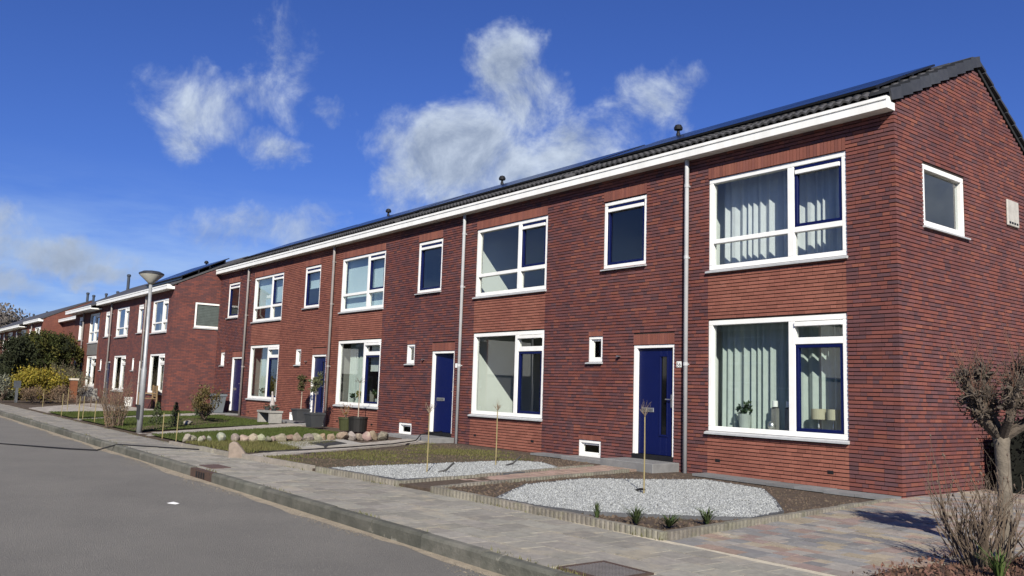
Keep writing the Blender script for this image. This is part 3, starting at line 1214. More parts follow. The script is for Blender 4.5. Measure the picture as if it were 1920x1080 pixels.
# dusty gutter line beside the kerb
mb = MB()
rr = random.Random(5)
xs_ = [x * .4 for x in range(18, -110, -1)]
vv = []
for x in xs_:
    wv = .10 + .07 * rr.random() + .05 * math.sin(x * 1.3)
    vv += [(x, -7.475, gz(x) - .2575), (x, -7.475 - wv, gz(x) - .2595)]
mb.add(vv, [(2 * i, 2 * i + 2, 2 * i + 3, 2 * i + 1) for i in range(len(xs_) - 1)])
tag(mb.build('gutter_dust', SAND), kind='structure')
strip('opposite_pavement', XS, [(-16.2, -.14), (-13.95, -.14)], M('paving_far', (.27, .26, .24), rough=.9))
strip('opposite_kerb', XS, [(-13.95, -.14), (-13.90, -.14), (-13.89, -.28)], CONC)

# --- kerb
kerb_root = tag(empty('kerb'), kind='structure')
km = MB()
km.prism([(0, -.16), (.105, -.16), (.105, .135), (.03, .135), (.012, .125), (0, .105)], 'x', 0, .994)
KERB = M('kerb_concrete', (.125, .121, .103), (.065, .066, .055), rough=.95, scale=4, bump=.5, bscale=35, tint='obj', tvar=.22,
         spots=((.34, .32, .27), 2.6, .63, .72, .75))
kme = km.mesh('kerb_stone', KERB)
for k in range(49):
    x = 3.0 - k
    if k == 11:
        continue
    inst('kerb_stone', kme, kerb_root, (x, -7.475 + rr.uniform(-.006, .006), gz(x) - .252 + rr.uniform(-.006, .004)), (rr.uniform(-.02, .02), 0, rr.uniform(-.004, .004)))
strip('far_kerb', [-45, -60, -140], [(-7.47, -.27), (-7.465, -.115), (-7.36, -.115)], CONC)
# drain kerb
dm = MB()
x = 3.0 - 11
dm.box(x, x + .994, -7.475, -7.37, gz(x) - .41, gz(x) - .125)
dk = dm.build('kerb_stone', M('rusty_iron', (.085, .05, .035), (.05, .035, .03), rough=.8, scale=20), kerb_root)
for k in range(4):
    q = MB()
    q.box(x + .28 + k * .11, x + .34 + k * .11, -7.482, -7.472, gz(x) - .245, gz(x) - .155)
    q.build('drain_slot', BLACK, dk)

# --- pavement slabs
pav = strip('pavement', XS, [(-7.37, -.127), (-5.45, -.124)], M('joint_sand', (.50, .45, .35), (.36, .32, .25), rough=1, scale=8, bump=.4))
SLAB = M('paving_slab', (.285, .268, .232), (.175, .166, .148), rough=.93, scale=11, var=.85, detail=10, bump=.6, bscale=70, tint='obj', tvar=.17,
         spots=((.335, .295, .225), 1.9, .52, .70, .65))
SLABM = M('paving_slab_far', (.245, .230, .205), (.150, .143, .130), rough=.93, scale=11, var=.85, detail=10, bump=.6, bscale=70, tint='island', tvar=.17,
          spots=((.335, .295, .225), 1.9, .52, .70, .65))
sm = MB()
sm.prism([(.005, .005), (.292, .005), (.292, .294), (.005, .294)], 'z', -.02, 0)
sme = sm.mesh('slab', SLAB)
far = MB()
cells = []
for j in range(6):
    yj = -7.365 + j * .302
    off = .15 * (j % 2)
    for i in range(160):
        xj = 4.4 - i * .300 + off
        cells.append((xj, yj))
cells.sort(key=lambda c: (c[0] - CAMP.x) ** 2 + (c[1] - CAMP.y) ** 2 if c[0] < 2.9 else 1e4 + c[0])
for n, (xj, yj) in enumerate(cells):
    z = gz(xj) - .118 + rr.uniform(-.004, .004)
    xw = 1.0
    if xj + .296 > .85 and xj < 1.45 and yj < -6.80:   # cut to the drain grate
        if xj < .80:
            xw = (.85 - xj) / .297
        elif xj + .296 > 1.50:
            xw = (xj + .296 - 1.45) / .297
            xj = 1.45
        else:
            continue
    if n < 300:
        o = inst('slab', sme, pav, (xj, yj, z), (rr.uniform(-.006, .006), rr.uniform(-.006, .006), rr.uniform(-.004, .004)), (xw, 1, 1))
    else:
        far.box(xj + .004, xj + .293, yj + .004, yj + .295, z - .02, z)
tag(far.build('slab_run', SLABM, pav), kind='stuff')

# --- driveway pavers beside the gable
drive = MB()
drive.add([(-.02, 0.02, -.035), (.36, -5.45, -.135), (9, -5.45, -.135), (9, 0, -.035), (9, 14, -.03), (-.02, 14, -.03)], [(0, 1, 2, 3), (0, 3, 4, 5)])
dr = tag(drive.build('driveway', M('drive_sand', (.36, .32, .26), (.26, .23, .19), rough=1, scale=8)), kind='structure')
PAVC = [(.27, .24, .215), (.22, .215, .21), (.29, .215, .175), (.19, .185, .185), (.31, .265, .20), (.25, .19, .17), (.28, .26, .235)]
PAVO = M('drive_paver', (1, 1, 1), (.78, .78, .78), rough=.9, scale=14, tint='objcol', bump=.35, bscale=60, spots=((.42, .39, .33), 2.6, .58, .76, .55))
PAVA = M('drive_paver_far', (1, 1, 1), (.78, .78, .78), rough=.9, scale=14, tint='attr', bump=.35, bscale=60, spots=((.42, .39, .33), 2.6, .58, .76, .55))
um = MB()
um.box(0, 1, 0, 1, -.03, 0)
ume = um.mesh('paver', PAVO)
dl = []
y = -5.44
while y < 6:
    h = rr.choice([.16, .20, .20, .14])
    xl = .34 * (-y / 5.44) if y < 0 else 0
    x = xl + .02
    while x < 4.6:
        w_ = rr.choice([.16, .20, .26, .30, .20])
        dl.append((x, y, w_, h))
        x += w_
    y += h
dl.sort(key=lambda c: abs(c[0] - 1.3) * .8 + abs(c[1] + 3.4))
mbp = MB()
for n, (x, y, w_, h) in enumerate(dl):
    z = -.022 + min(0, y) * .0185 + rr.uniform(-.004, .004)
    c = rr.choice(PAVC)
    k = rr.uniform(.85, 1.12)
    c = tuple(q * k for q in c)
    if n < 300:
        o = inst('paver', ume, dr, (x + .003, y + .003, z), (rr.uniform(-.01, .01), rr.uniform(-.01, .01), 0), (w_ - .006, h - .006, 1))
        o.color = (*c, 1)
    else:
        mbp.cur = c
        mbp.box(x + .003, x + w_ - .003, y + .003, y + h - .003, z - .03, z)
tag(mbp.build('paver_run', PAVA, dr, tint=True), kind='stuff')

# --- garden base
FX = [(.36, -5.42), (-3.8, -5.55), (-6.6, -5.85), (-9.3, -6.08), (-14, -6.25), (-28, -6.35), (-60, -6.35)]


def front(x):
    for (a, ya), (b, yb) in zip(FX[:-1], FX[1:]):
        if a >= x >= b:
            return ya + (yb - ya) * (a - x) / (a - b)
    return FX[0][1] if x > FX[0][0] else FX[-1][1]


SOILX = [.30, 0, -8, -16, -24, -28.75, -34.04, -60]
gs_ = MB()
gsx = sorted(set(SOILX + [.36, -3.8, -6.6, -9.3, -14, -20]), reverse=True)
gv = []
for x in gsx:
    x_ = min(x, .36)
    gv += [(x_, front(x_) - .02, gz(x_) - .22), (x_, front(x_) - .02, gz(x_) - .078), (x_ if x_ < .3 else .02, 1.0, gz(x_) - .060)]
gs_.add(gv, [(3 * i + j, 3 * i + j + 1, 3 * i + j + 4, 3 * i + j + 3) for i in range(len(gsx) - 1) for j in (0, 1)])
tag(gs_.build('garden_soil', SOIL), kind='structure')
# loose clods on the bare beds
CLOD = M('soil_clod', (.095, .070, .050), (.05, .037, .028), rough=1, scale=30, tint='island', tvar=.4)


def clods(name, poly, n, z, seed, size=.022):
    r = random.Random(seed)
    xs = [p[0] for p in poly]
    ys = [p[1] for p in poly]
    mb = MB()
    while n > 0:
        p = (r.uniform(min(xs), max(xs)), r.uniform(min(ys), max(ys)))
        if not inside(p, poly):
            continue
        n -= 1
        s_ = size * r.uniform(.4, 1.5)
        a = r.uniform(0, 6.28)
        zz = gz(p[0]) + z
        q = [(p[0] + math.cos(a + k * 1.57) * s_ * r.uniform(.7, 1.2), p[1] + math.sin(a + k * 1.57) * s_ * r.uniform(.7, 1.2), zz - .006) for k in range(4)]
        q.append((p[0] + r.uniform(-.3, .3) * s_, p[1] + r.uniform(-.3, .3) * s_, zz + s_ * r.uniform(.4, .9)))
        mb.add(q, [(0, 1, 4), (1, 2, 4), (2, 3, 4), (3, 0, 4)])
    return tag(mb.build(name, CLOD), kind='stuff')


def inside(p, poly):
    c = False
    n = len(poly)
    for i in range(n):
        x0, y0 = poly[i]
        x1, y1 = poly[(i + 1) % n]
        if (y0 > p[1]) != (y1 > p[1]) and p[0] < (x1 - x0) * (p[1] - y0) / (y1 - y0) + x0:
            c = not c
    return c


BARE1 = [(-3.75, -5.48), (.30, -5.40), (.02, -.45), (-3.9, -.45), (-4.5, -1.0)]
tag(clods('soil_clods', BARE1, 5200, -.068, 301), 'bare brown soil round the nearest gravel bed', 'soil')
BARE2 = [(-6.7, -5.8), (-4.5, -5.55), (-5.3, -1.0), (-6.0, -.45), (-11.0, -.45), (-9.8, -3.0), (-8.9, -5.9)]
tag(clods('soil_clods', BARE2, 6500, -.062, 302), 'bare brown soil around the mossy grass patch', 'soil')

lw = M('lawn_ground', (.040, .060, .014), (.050, .056, .018), rough=1, scale=3, bump=.6, bscale=25)
PATHM = M('path_paving', (.34, .31, .275), (.26, .24, .215), rough=.9, scale=6, bump=.3, tint='island', tvar=.14)
PINK = M('pink_paver', (.30, .215, .175), (.24, .175, .145), rough=.9, scale=9, bump=.3, tint='island', tvar=.2)


def paver_path(name, quad, nl, nw, mt, z0, z1, base, h=.03):
    """path of small pavers inside quad (a,b: street end left/right; c,d: house end right/left)"""
    a, b, c, d = [Vector((p[0], p[1], 0)) for p in quad]
    sheet(name, quad, z0, base)
    bs_ = bpy.context.scene.collection.objects[-1] if False else None
    mb = MB()
    for i in range(nl):
        for j in range(nw):
            off = .5 * (i % 2) / nw
            u0, u1 = j / nw + off, (j + 1) / nw + off
            u0, u1 = min(u0, 1), min(u1, 1)
            if u1 - u0 < .02:
                continue
            if j == 0 and off:
                for (ua, ub) in ((0, off), (u0, u1)):
                    _pv(mb, a, b, c, d, ua, ub, i / nl, (i + 1) / nl, z0, z1)
            else:
                _pv(mb, a, b, c, d, u0, u1, i / nl, (i + 1) / nl, z0, z1)
    return mb


def _pv(mb, a, b, c, d, u0, u1, v0, v1, z0, z1):
    def P(u, v):
        return a.lerp(b, u).lerp(d.lerp(c, u), v)
    p = [P(u0, v0), P(u1, v0), P(u1, v1), P(u0, v1)]
    ce = sum(p, Vector()) / 4
    q = []
    for w in p:
        dd = ce - w
        q.append(w + dd * min(.5, .004 / max(dd.length, .001)))
    zz = z0 + (z1 - z0) * (v0 + v1) / 2 + rr.uniform(-.003, .003)
    top = [(w.x, w.y, gz(w.x) + zz + .006) for w in q]
    bot = [(w.x, w.y, gz(w.x) + zz - .03) for w in q]
    mb.add(top + bot, [(0, 1, 2, 3), (0, 4, 5, 1), (1, 5, 6, 2), (2, 6, 7, 3), (3, 7, 4, 0)])


def add_path(name, quad, nl, nw, mt, z0, z1):
    a, b, c, d = quad
    m0 = MB()
    m0.add([(a[0], a[1], gz(a[0]) + z0), (b[0], b[1], gz(b[0]) + z0), (c[0], c[1], gz(c[0]) + z1), (d[0], d[1], gz(d[0]) + z1)], [(0, 1, 2, 3)])
    root = tag(m0.build(name, SAND), kind='structure')
    mb = MB()
    A, B, C_, D_ = [Vector((p[0], p[1], 0)) for p in quad]
    for i in range(nl):
        edges = [j / nw for j in range(nw + 1)] if i % 2 == 0 else [0] + [(j + .5) / nw for j in range(nw)] + [1]
        for u0, u1 in zip(edges[:-1], edges[1:]):
            _pv(mb, A, B, C_, D_, u0, u1, i / nl, (i + 1) / nl, z0, z1)
    tag(mb.build('paver_run', mt, root), kind='stuff')
    return root


add_path('front_path', [(-4.46, -5.55), (-3.82, -5.50), (-4.48, -.75), (-5.32, -.75)], 46, 4, PINK, -.098, -.035)
add_path('house_path', [(-9.45, -6.05), (-8.85, -6.0), (-11.35, -.75), (-12.3, -.75)], 44, 4, PATHM, -.075, -.02)
add_path('house_path', [(-15.9, -6.26), (-14.9, -6.25), (-18.1, -.75), (-19.4, -.75)], 40, 4, PATHM, -.085, -.02)
add_path('house_path', [(-22.8, -6.3), (-22.0, -6.3), (-25.7, -.55), (-27.2, -.55)], 40, 4, PATHM, -.085, -.02)
add_path('terrace_path', [(-30.6, -6.3), (-26.9, -6.3), (-28.75, -2.0), (-36.0, -3.0)], 20, 12, PATHM, -.06, -.01)

# grey slab strip along the foot of the facade
SLG = M('foot_slab', (.17, .172, .175), (.13, .132, .136), rough=.9, scale=6, bump=.25, tint='obj', tvar=.14)
fs_root = tag(empty('foot_paving'), kind='structure')
fm_ = MB()
fm_.box(0, .494, 0, .392, -.04, 0)
fme = fm_.mesh('slab', SLG)
for k in range(7):
    inst('slab', fme, fs_root, (-.01 - .5 * (k + 1), -.40, -.012 + rr.uniform(-.003, .003) + gz(-.5 * k)))
for k in range(4):
    inst('slab', fme, fs_root, (-5.9 - .5 * (k + 1), -.40, -.012 + rr.uniform(-.003, .003) + gz(-6 - .5 * k)))
for k in range(3):
    inst('slab', fme, fs_root, (-12.9 - .5 * (k + 1), -.40, .03 + rr.uniform(-.003, .003) + gz(-6 - .5 * k)))

# doorsteps (parts of their houses)
STEP = M('step_stone', (.19, .19, .19), (.14, .14, .142), rough=.85, scale=5, bump=.25, tint='obj', tvar=.12)
for i, h in enumerate((h1, h2, h3, h4)):
    zg = gz(h.location.x - 4.6)
    st = MB()
    st.box(-5.45, -4.13, -.72, -.006, -.12, .115)
    s_ = bevel(st.build('doorstep', STEP, h), .01)
    st = MB()
    st.box(-4.60, -4.0, -.55, -.0065, -.12, .112) if False else st.box(-6.9, -5.456, -.42, -.006, -.12, zg + .02)
    bevel(st.build('foot_slab', STEP, h), .008)

# --- gravel beds
GRV = M('gravel_stone', (.300, .312, .310), (.21, .22, .222), rough=.85, scale=30, tint='island', tvar=.30)
GRB = M('gravel_base', (.13, .135, .135), (.09, .092, .095), rough=1, scale=50, bump=.8, bscale=50)
G1 = [(-2.45, -5.44), (-3.45, -4.15), (-3.75, -2.72), (-3.25, -1.75), (-2.9, -.80), (-1.65, -1.0), (-.75, -2.0), (-.02, -2.9), (.16, -3.75), (-.30, -4.40), (-.70, -4.88), (-1.05, -5.25), (-1.7, -5.42)]
G2_ = [(-6.50, -5.76), (-4.66, -5.56), (-4.72, -4.6), (-4.90, -3.21), (-5.22, -1.92), (-6.2, -1.50), (-6.62, -1.75), (-6.70, -2.57), (-6.60, -4.36)]


def inside(p, poly):
    c = False
    n = len(poly)
    for i in range(n):
        x0, y0 = poly[i]
        x1, y1 = poly[(i + 1) % n]
        if (y0 > p[1]) != (y1 > p[1]) and p[0] < (x1 - x0) * (p[1] - y0) / (y1 - y0) + x0:
            c = not c
    return c


def gravel(name, poly, n, z, seed):
    r = np.random.RandomState(seed)
    xs = [p[0] for p in poly]
    ys = [p[1] for p in poly]
    pts = []
    while len(pts) < n:
        p = (r.uniform(min(xs), max(xs)), r.uniform(min(ys), max(ys)))
        if inside(p, poly):
            pts.append(p)
    pts = np.array(pts)
    base = np.array([(1, 0, 0), (0, 1, 0), (-1, 0, 0), (0, -1, 0), (0, 0, 1), (0, 0, -1)], float)
    fc = np.array([(0, 1, 4), (1, 2, 4), (2, 3, 4), (3, 0, 4), (1, 0, 5), (2, 1, 5), (3, 2, 5), (0, 3, 5)])
    s = r.uniform(.011, .023, (n, 1, 1)) * r.uniform(.7, 1.3, (n, 6, 3))
    v = base[None] * s
    a = r.uniform(0, 6.28, n)
    t = r.uniform(-.9, .9, n)
    ca, sa_, ct, st_ = np.cos(a), np.sin(a), np.cos(t), np.sin(t)
    x = v[:, :, 0].copy()
    y = v[:, :, 1].copy()
    zz = v[:, :, 2].copy()
    y2 = y * ct[:, None] - zz * st_[:, None]
    z2 = y * st_[:, None] + zz * ct[:, None]
    x3 = x * ca[:, None] - y2 * sa_[:, None]
    y3 = x * sa_[:, None] + y2 * ca[:, None]
    gzv = np.clip(-.0047 * pts[:, 0], 0, .16)
    V = np.stack([x3 + pts[:, 0:1], y3 + pts[:, 1:2], z2 + (gzv + z + r.uniform(.002, .014, n))[:, None]], -1).reshape(-1, 3)
    Fc = (fc[None] + (np.arange(n) * 6)[:, None, None]).reshape(-1, 3)
    me = bpy.data.meshes.new(name)
    me.vertices.add(len(V))
    me.vertices.foreach_set('co', V.ravel())
    me.loops.add(Fc.size)
    me.loops.foreach_set('vertex_index', Fc.ravel())
    me.polygons.add(len(Fc))
    me.polygons.foreach_set('loop_start', np.arange(0, Fc.size, 3))
    me.polygons.foreach_set('loop_total', np.full(len(Fc), 3))
    me.update()
    me.materials.append(GRV)
    o = bpy.data.objects.new(name, me)
    col.objects.link(o)
    return o


sheet('gravel_bed', G1, -.058, GRB)
sheet('gravel_bed', G2_, -.058, GRB)
tag(gravel('gravel', G1, 27000, -.056, 1), 'pale grey gravel filling the bed before the curtained end house', 'gravel', kind='stuff')
tag(gravel('gravel', G2_, 13000, -.056, 2), 'pale grey gravel filling the bed with two staked saplings', 'gravel', kind='stuff')


def edging_strip(name, label, pts, z, mt, w=.03, h=.07, group=None):
    mb = MB()
    for (p, q) in zip(pts[:-1], pts[1:]):
        a = Vector((p[0], p[1], 0))
        b = Vector((q[0], q[1], 0))
        d = (b - a).normalized()
        nrm_ = Vector((-d.y, d.x, 0)) * w / 2
        vs = [a + nrm_, a - nrm_, b - nrm_, b + nrm_]
        zz = [gz(v.x) + z for v in vs]
        mb.add([(v.x, v.y, t - h) for v, t in zip(vs, zz)] + [(v.x, v.y, t) for v, t in zip(vs, zz)],
               [(4, 5, 6, 7), (0, 1, 5, 4), (1, 2, 6, 5), (2, 3, 7, 6), (3, 0, 4, 7)])
    return tag(mb.build(name, mt), label, 'edging', group)


EDG = M('slate_edging', (.085, .088, .095), (.06, .062, .068), rough=.7, scale=8)
edging_strip('gravel_edging', 'thin dark edging round the gravel bed of the end house', G1 + [G1[0]], -.036, EDG, .045)
edging_strip('gravel_edging', 'thin dark edging round the gravel bed with two saplings', G2_ + [G2_[0]], -.036, EDG, .04)

# ribbed concrete border blocks
EDGC = M('border_concrete', (.20, .185, .155), (.125, .115, .095), rough=.95, scale=7, bump=.5, bscale=40, tint='obj', tvar=.15,
         spots=((.12, .125, .07), 4, .5, .7, .5))
em = MB()
for k in range(7):
    prof = [(k * .0712 + .003, -.035), (k * .0712 + .02, -.048), (k * .0712 + .05, -.048), (k * .0712 + .068, -.035), (k * .0712 + .068, .035), (k * .0712 + .003, .035)]
    em.prism(prof, 'z', -.22, rr.uniform(-.004, .0))
em.box(0, .498, -.03, .03, -.22, -.008)
eme = em.mesh('border_block', EDGC)


def border(label, a, b, za, zb, group='ribbed garden borders'):
    A = Vector((a[0], a[1], gz(a[0]) + za))
    B = Vector((b[0], b[1], gz(b[0]) + zb))
    L = (B - A).length
    n = max(1, int(round(L / .5)))
    root = empty('garden_border', A)
    d = (B - A) / n
    ang = math.atan2(d.y, d.x)
    for i in range(n):
        p = d * i
        inst('border_block', eme, root, (p.x, p.y, p.z + rr.uniform(-.006, .006)), (rr.uniform(-.03, .03), -math.atan2(d.z, math.hypot(d.x, d.y)), ang + rr.uniform(-.015, .015)), (d.length / .5, 1, 1))
    return tag(root, label, 'border', group)


border('ribbed concrete border along the pavement before the nearest gravel bed', (-3.74, -5.57), (.36, -5.45), -.036, -.036)
border('ribbed concrete border between the gable driveway and the nearest garden', (.37, -5.42), (.025, -.32), -.036, -.006)
border('ribbed concrete border right of the pink front path', (-3.78, -5.50), (-4.45, -1.0), -.040, -.012)
border('ribbed concrete border left of the pink front path', (-4.50, -5.60), (-5.35, -1.0), -.040, -.012)
border('ribbed concrete border along the pavement before the two saplings', (-6.7, -5.87), (-4.50, -5.64), -.036, -.036)
# plain concrete kerb along the grass patch
PLN = M('plain_border', (.26, .235, .20), (.18, .165, .14), rough=.95, scale=5, bump=.4, tint='obj', tvar=.12)
pb = empty('garden_border', (-9.28, -6.10, gz(-8) - .03), .085)
pbm = MB()
pbm.box(0, .81, -.045, .045, -.2, 0)
pme = pbm.mesh('border_block', PLN)
for k in range(3):
    inst('border_block', pme, pb, (.82 * k, .004 * k, -.004 * k + .0), (0, 0, 0))
tag(pb, 'plain concrete border along the mossy grass patch', 'border')
pb = empty('garden_border', (-13.0, -6.30, gz(-11) - .035), .03)
for k in range(4):
    inst('border_block', pme, pb, (.86 * k, 0, rr.uniform(-.03, 0)), (0, 0, rr.uniform(-.04, .04)))
tag(pb, 'sunken concrete border before the boulder edged grass', 'border')

# upright stone with rounded head at the corner of the grass
sb = MB()
prof = [(-.15, -.1), (.17, -.1), (.16, .05), (.09, .14), (0, .24), (-.08, .27), (-.15, .22)]
sb.prism(prof, 'x', -.075, .075)
o = bevel(sb.build('corner_stone', M('old_stone', (.25, .20, .165), (.17, .14, .115), rough=.9, scale=8, bump=.4), loc=(-9.48, -6.16, gz(-9.4) - .09)), .03, 3)
o.rotation_euler = (0, 0, -.5)
tag(o, 'upright worn stone with rounded head at the corner of the grass by the pavement', 'stone')

# manholes and grates
gm = MB()
gm.box(-.26, .26, -.24, .24, -.03, 0)
gr = empty('drain_grate', (1.15, -7.07, -.112))
gr.rotation_euler = (0, 0, .0)
f_ = MB()
f_.box(-.29, .29, -.27, -.23, -.03, .004); f_.box(-.29, .29, .23, .27, -.03, .004)
f_.box(-.29, -.25, -.23, .23, -.03, .004); f_.box(.25, .29, -.23, .23, -.03, .004)
IRON = M('rusty_frame', (.085, .055, .042), (.055, .038, .032), rough=.75, scale=20)
f_.build('grate_frame', IRON, gr)
p_ = MB()
p_.box(-.25, .25, -.23, .23, -.03, -.008)
p_.build('grate_plate', M('grate_dark', (.03, .028, .027), rough=.8), gr)
s_ = MB()
for i in range(13):
    for j in range(12):
        x, y = -.235 + i * .039, -.215 + j * .039
        s_.box(x - .013, x + .013, y - .013, y + .013, -.0085, .002)
tag(s_.build('tread_stud', M('worn_iron', (.23, .215, .21), (.16, .15, .145), rough=.5, metal=.4), gr), kind='stuff')
tag(gr, 'rusty iron drain grate with square studs at the kerb', 'drain grate')
mh = empty('manhole', (-11.15, -3.45, gz(-11.2) - .03))
q = MB()
q.prism([(-.62, -.95), (.95, -1.05), (.25, .75), (-1.55, 1.0)], 'z', -.04, .012)
q.build('manhole_surround', M('pale_slab', (.34, .325, .295), (.27, .26, .24), rough=.9, scale=5, bump=.2), mh)
q = MB()
q.prism([(-.12, -.46), (.80, -.52), (.10, .36), (-.86, .48)], 'z', .013, .022)
q.build('manhole_lid', M('dark_mat', (.035, .036, .038), (.025, .025, .027), rough=.85, scale=30, bump=.4), mh)
tag(mh, 'dark rectangular lid in pale slabs beside the house path', 'manhole')
q = MB(); q.box(-.3, .3, -.16, .16, -.02, .006)
o = q.build('utility_cover', M('rust_brown', (.10, .065, .055), (.075, .05, .045), rough=.85, scale=12), loc=(-7.95, -7.1, gz(-8) - .114))
tag(o, 'flat rust brown cover set in the pavement behind the kerb drain', 'utility cover')

# grit in the gutter and weeds in the joints
GRASSD_ = M('joint_weed', (.085, .095, .030), (.12, .105, .045), rough=.9, tint='island', tvar=.4)
GRIT = M('road_grit', (.215, .185, .14), (.11, .092, .07), rough=1, scale=20, tint='island', tvar=.45)
mb = MB()
r = random.Random(401)
for _ in range(9000):
    x = 3.2 - 34 * r.random() ** 1.4
    y = -7.478 - abs(r.gauss(0, .13)) * (1 + .6 * math.sin(x * 1.7) + .4 * math.sin(x * .6))
    s_ = .009 * r.uniform(.4, 1.6)
    a = r.uniform(0, 6.28)
    zz = gz(x) - .262 + .012 * (y + 7.478) / -.6
    q = [(x + math.cos(a + k * 2.1) * s_, y + math.sin(a + k * 2.1) * s_ * .7, zz) for k in range(3)]
    q.append((x, y, zz + s_ * .45))
    mb.add(q, [(0, 1, 3), (1, 2, 3), (2, 0, 3)])
tag(mb.build('road_grit', GRIT), 'sandy grit and leaf crumbs along the foot of the kerb', 'grit', kind='stuff')
mb = MB()
for _ in range(2600):
    x = 3.0 - 30 * r.random() ** 1.3
    t_ = math.sin(x * 2.3) + math.sin(x * 5.1 + 1) * .7
    if t_ < r.uniform(-.2, 1.6):
        continue
    side = r.random()
    y = -7.365 + r.gauss(0, .012) if side < .4 else (front(x) - .085 + r.gauss(0, .018) if x < .4 else -7.365)
    a = r.uniform(0, 6.28)
    h = .035 * r.uniform(.5, 1.4)
    zz = gz(x) - .118
    mb.add([(x - math.cos(a) * .005, y - math.sin(a) * .005, zz), (x + math.cos(a) * .005, y + math.sin(a) * .005, zz), (x + r.uniform(-.02, .02), y + r.uniform(-.02, .02), zz + h)], [(0, 1, 2)])
tag(mb.build('joint_weeds', GRASSD_), 'tiny weeds growing along kerb and garden border', 'weeds', kind='stuff')

# litter on the road
q = MB()
q.add([(-.12, -.05, .004), (-.02, -.07, .012), (.11, -.03, .006), (.10, .05, .016), (-.01, .06, .005), (-.11, .04, .013)], [(0, 1, 2, 3, 4, 5)])
o = q.build('paper_scrap', M('paper_white', (.80, .80, .78), rough=.8), loc=(-4.98, -8.65, -.238))
tag(o, 'scrap of white paper lying on the grey road', 'litter')

# black cable over road, pavement and path into the open door
cb = [(-15.6, -9.6, -.235), (-15.1, -9.2, -.235), (-14.3, -8.7, -.235), (-13.5, -8.2, -.235), (-13.1, -7.75, -.24), (-12.85, -7.42, -.11), (-12.3, -7.1, -.105),
      (-11.6, -6.6, -.105), (-10.6, -5.85, -.105), (-9.6, -5.5, -.03), (-9.3, -5.0, .012), (-9.75, -3.7, .015), (-10.4, -2.3, .015), (-11.2, -1.2, .02), (-11.7, -.75, .13), (-11.75, -.1, .19)]
q = MB()
q.tube([(x, y, z + gz(x)) for (x, y, z) in cb], .014, 6)
tag(q.build('cable', BLACK, smooth_=True), 'black cable running from the road over the pavement to the open door', 'cable')


# ------------------------------------------------------------------ lawns
GRASS = M('grass_blade', (.050, .078, .014), (.070, .082, .022), rough=.9, scale=2.5, tint='island', tvar=.35, trans=.2)
GRASSD = M('grass_patchy', (.095, .105, .030), (.13, .115, .045), rough=.9, scale=2.5, tint='island', tvar=.4, trans=.2)


def grass(name, poly, n, z, hgt, mt, seed, patch=None):
    r = np.random.RandomState(seed)
    xs = [p[0] for p in poly]
    ys = [p[1] for p in poly]
    V, Fc = [], []
    k = 0
    while k < n:
        p = (r.uniform(min(xs), max(xs)), r.uniform(min(ys), max(ys)))
        if not inside(p, poly):
            continue
        if patch and (math.sin(p[0] * 2.1 + 1) + math.sin(p[1] * 2.7) + math.sin(p[0] * 5.3 - p[1] * 4.1) * .8) < patch + r.uniform(-.8, .8):
            n -= 1
            continue
        a = r.uniform(0, 6.28)
        h = hgt * r.uniform(.5, 1.2)
        w = .006
        dx, dy = math.cos(a), math.sin(a)
        lx, ly = r.uniform(-.5, .5) * h, r.uniform(-.5, .5) * h
        zz = gz(p[0]) + z
        b = len(V)
        V += [(p[0] - dx * w, p[1] - dy * w, zz), (p[0] + dx * w, p[1] + dy * w, zz), (p[0] + lx, p[1] + ly, zz + h)]
        Fc.append((b, b + 1, b + 2))
        k += 1
    mb = MB()
    mb.add(V, Fc)
    return mb.build(name, mt)


LAWN1 = [(-14.8, -6.22), (-12.75, -6.18), (-12.35, -4.6), (-12.3, -3.0), (-12.9, -1.4), (-14.2, -1.2), (-17.9, -1.2)]
LAWN2 = [(-27.2, -5.45), (-17.2, -5.45), (-19.5, -3.4), (-20.9, -1.2), (-25.3, -1.2)]
LAWN2A = [(-22.0, -6.3), (-16.2, -6.25), (-19.7, -.9), (-25.4, -.9)]
LAWN3 = [(-26.8, -6.3), (-22.9, -6.3), (-27.0, -1.0), (-28.6, -1.0), (-28.6, -2.2)]
PATCH = [(-8.8, -6.0), (-6.75, -5.8), (-6.72, -1.3), (-7.6, -.45), (-11.2, -.75), (-9.7, -3.2)]
for nm, pl_ in (('lawn', LAWN1), ('lawn', LAWN2A), ('lawn', LAWN3)):
    sheet(nm, pl_, -.045, lw)
sheet('grass_patch', PATCH, -.060, M('patch_ground', (.070, .060, .030), (.055, .042, .028), rough=1, scale=4, bump=.8, bscale=20))
tag(grass('grass', LAWN1, 26000, -.045, .045, GRASS, 3), 'short green lawn behind the boulders', 'grass', kind='stuff')
tag(grass('grass', LAWN2A, 22000, -.045, .045, GRASS, 4), 'green lawn with shrubs beyond the lamp post', 'grass', kind='stuff')
tag(grass('grass', LAWN3, 16000, -.045, .045, GRASS, 5), 'farthest green lawn behind the string fence', 'grass', kind='stuff')
tag(grass('grass', PATCH, 15000, -.055, .045, GRASSD, 6, patch=.2), 'patchy mossy grass between path and gravel', 'grass', kind='stuff')
WEED = [(-12.6, -6.2), (-9.6, -6.05), (-10.3, -4.5), (-11.6, -3.0), (-12.4, -3.6)]
tag(grass('weeds', WEED, 8000, -.06, .075, GRASSD, 7), 'rough weeds between boulders and pavement', 'weeds', kind='stuff')


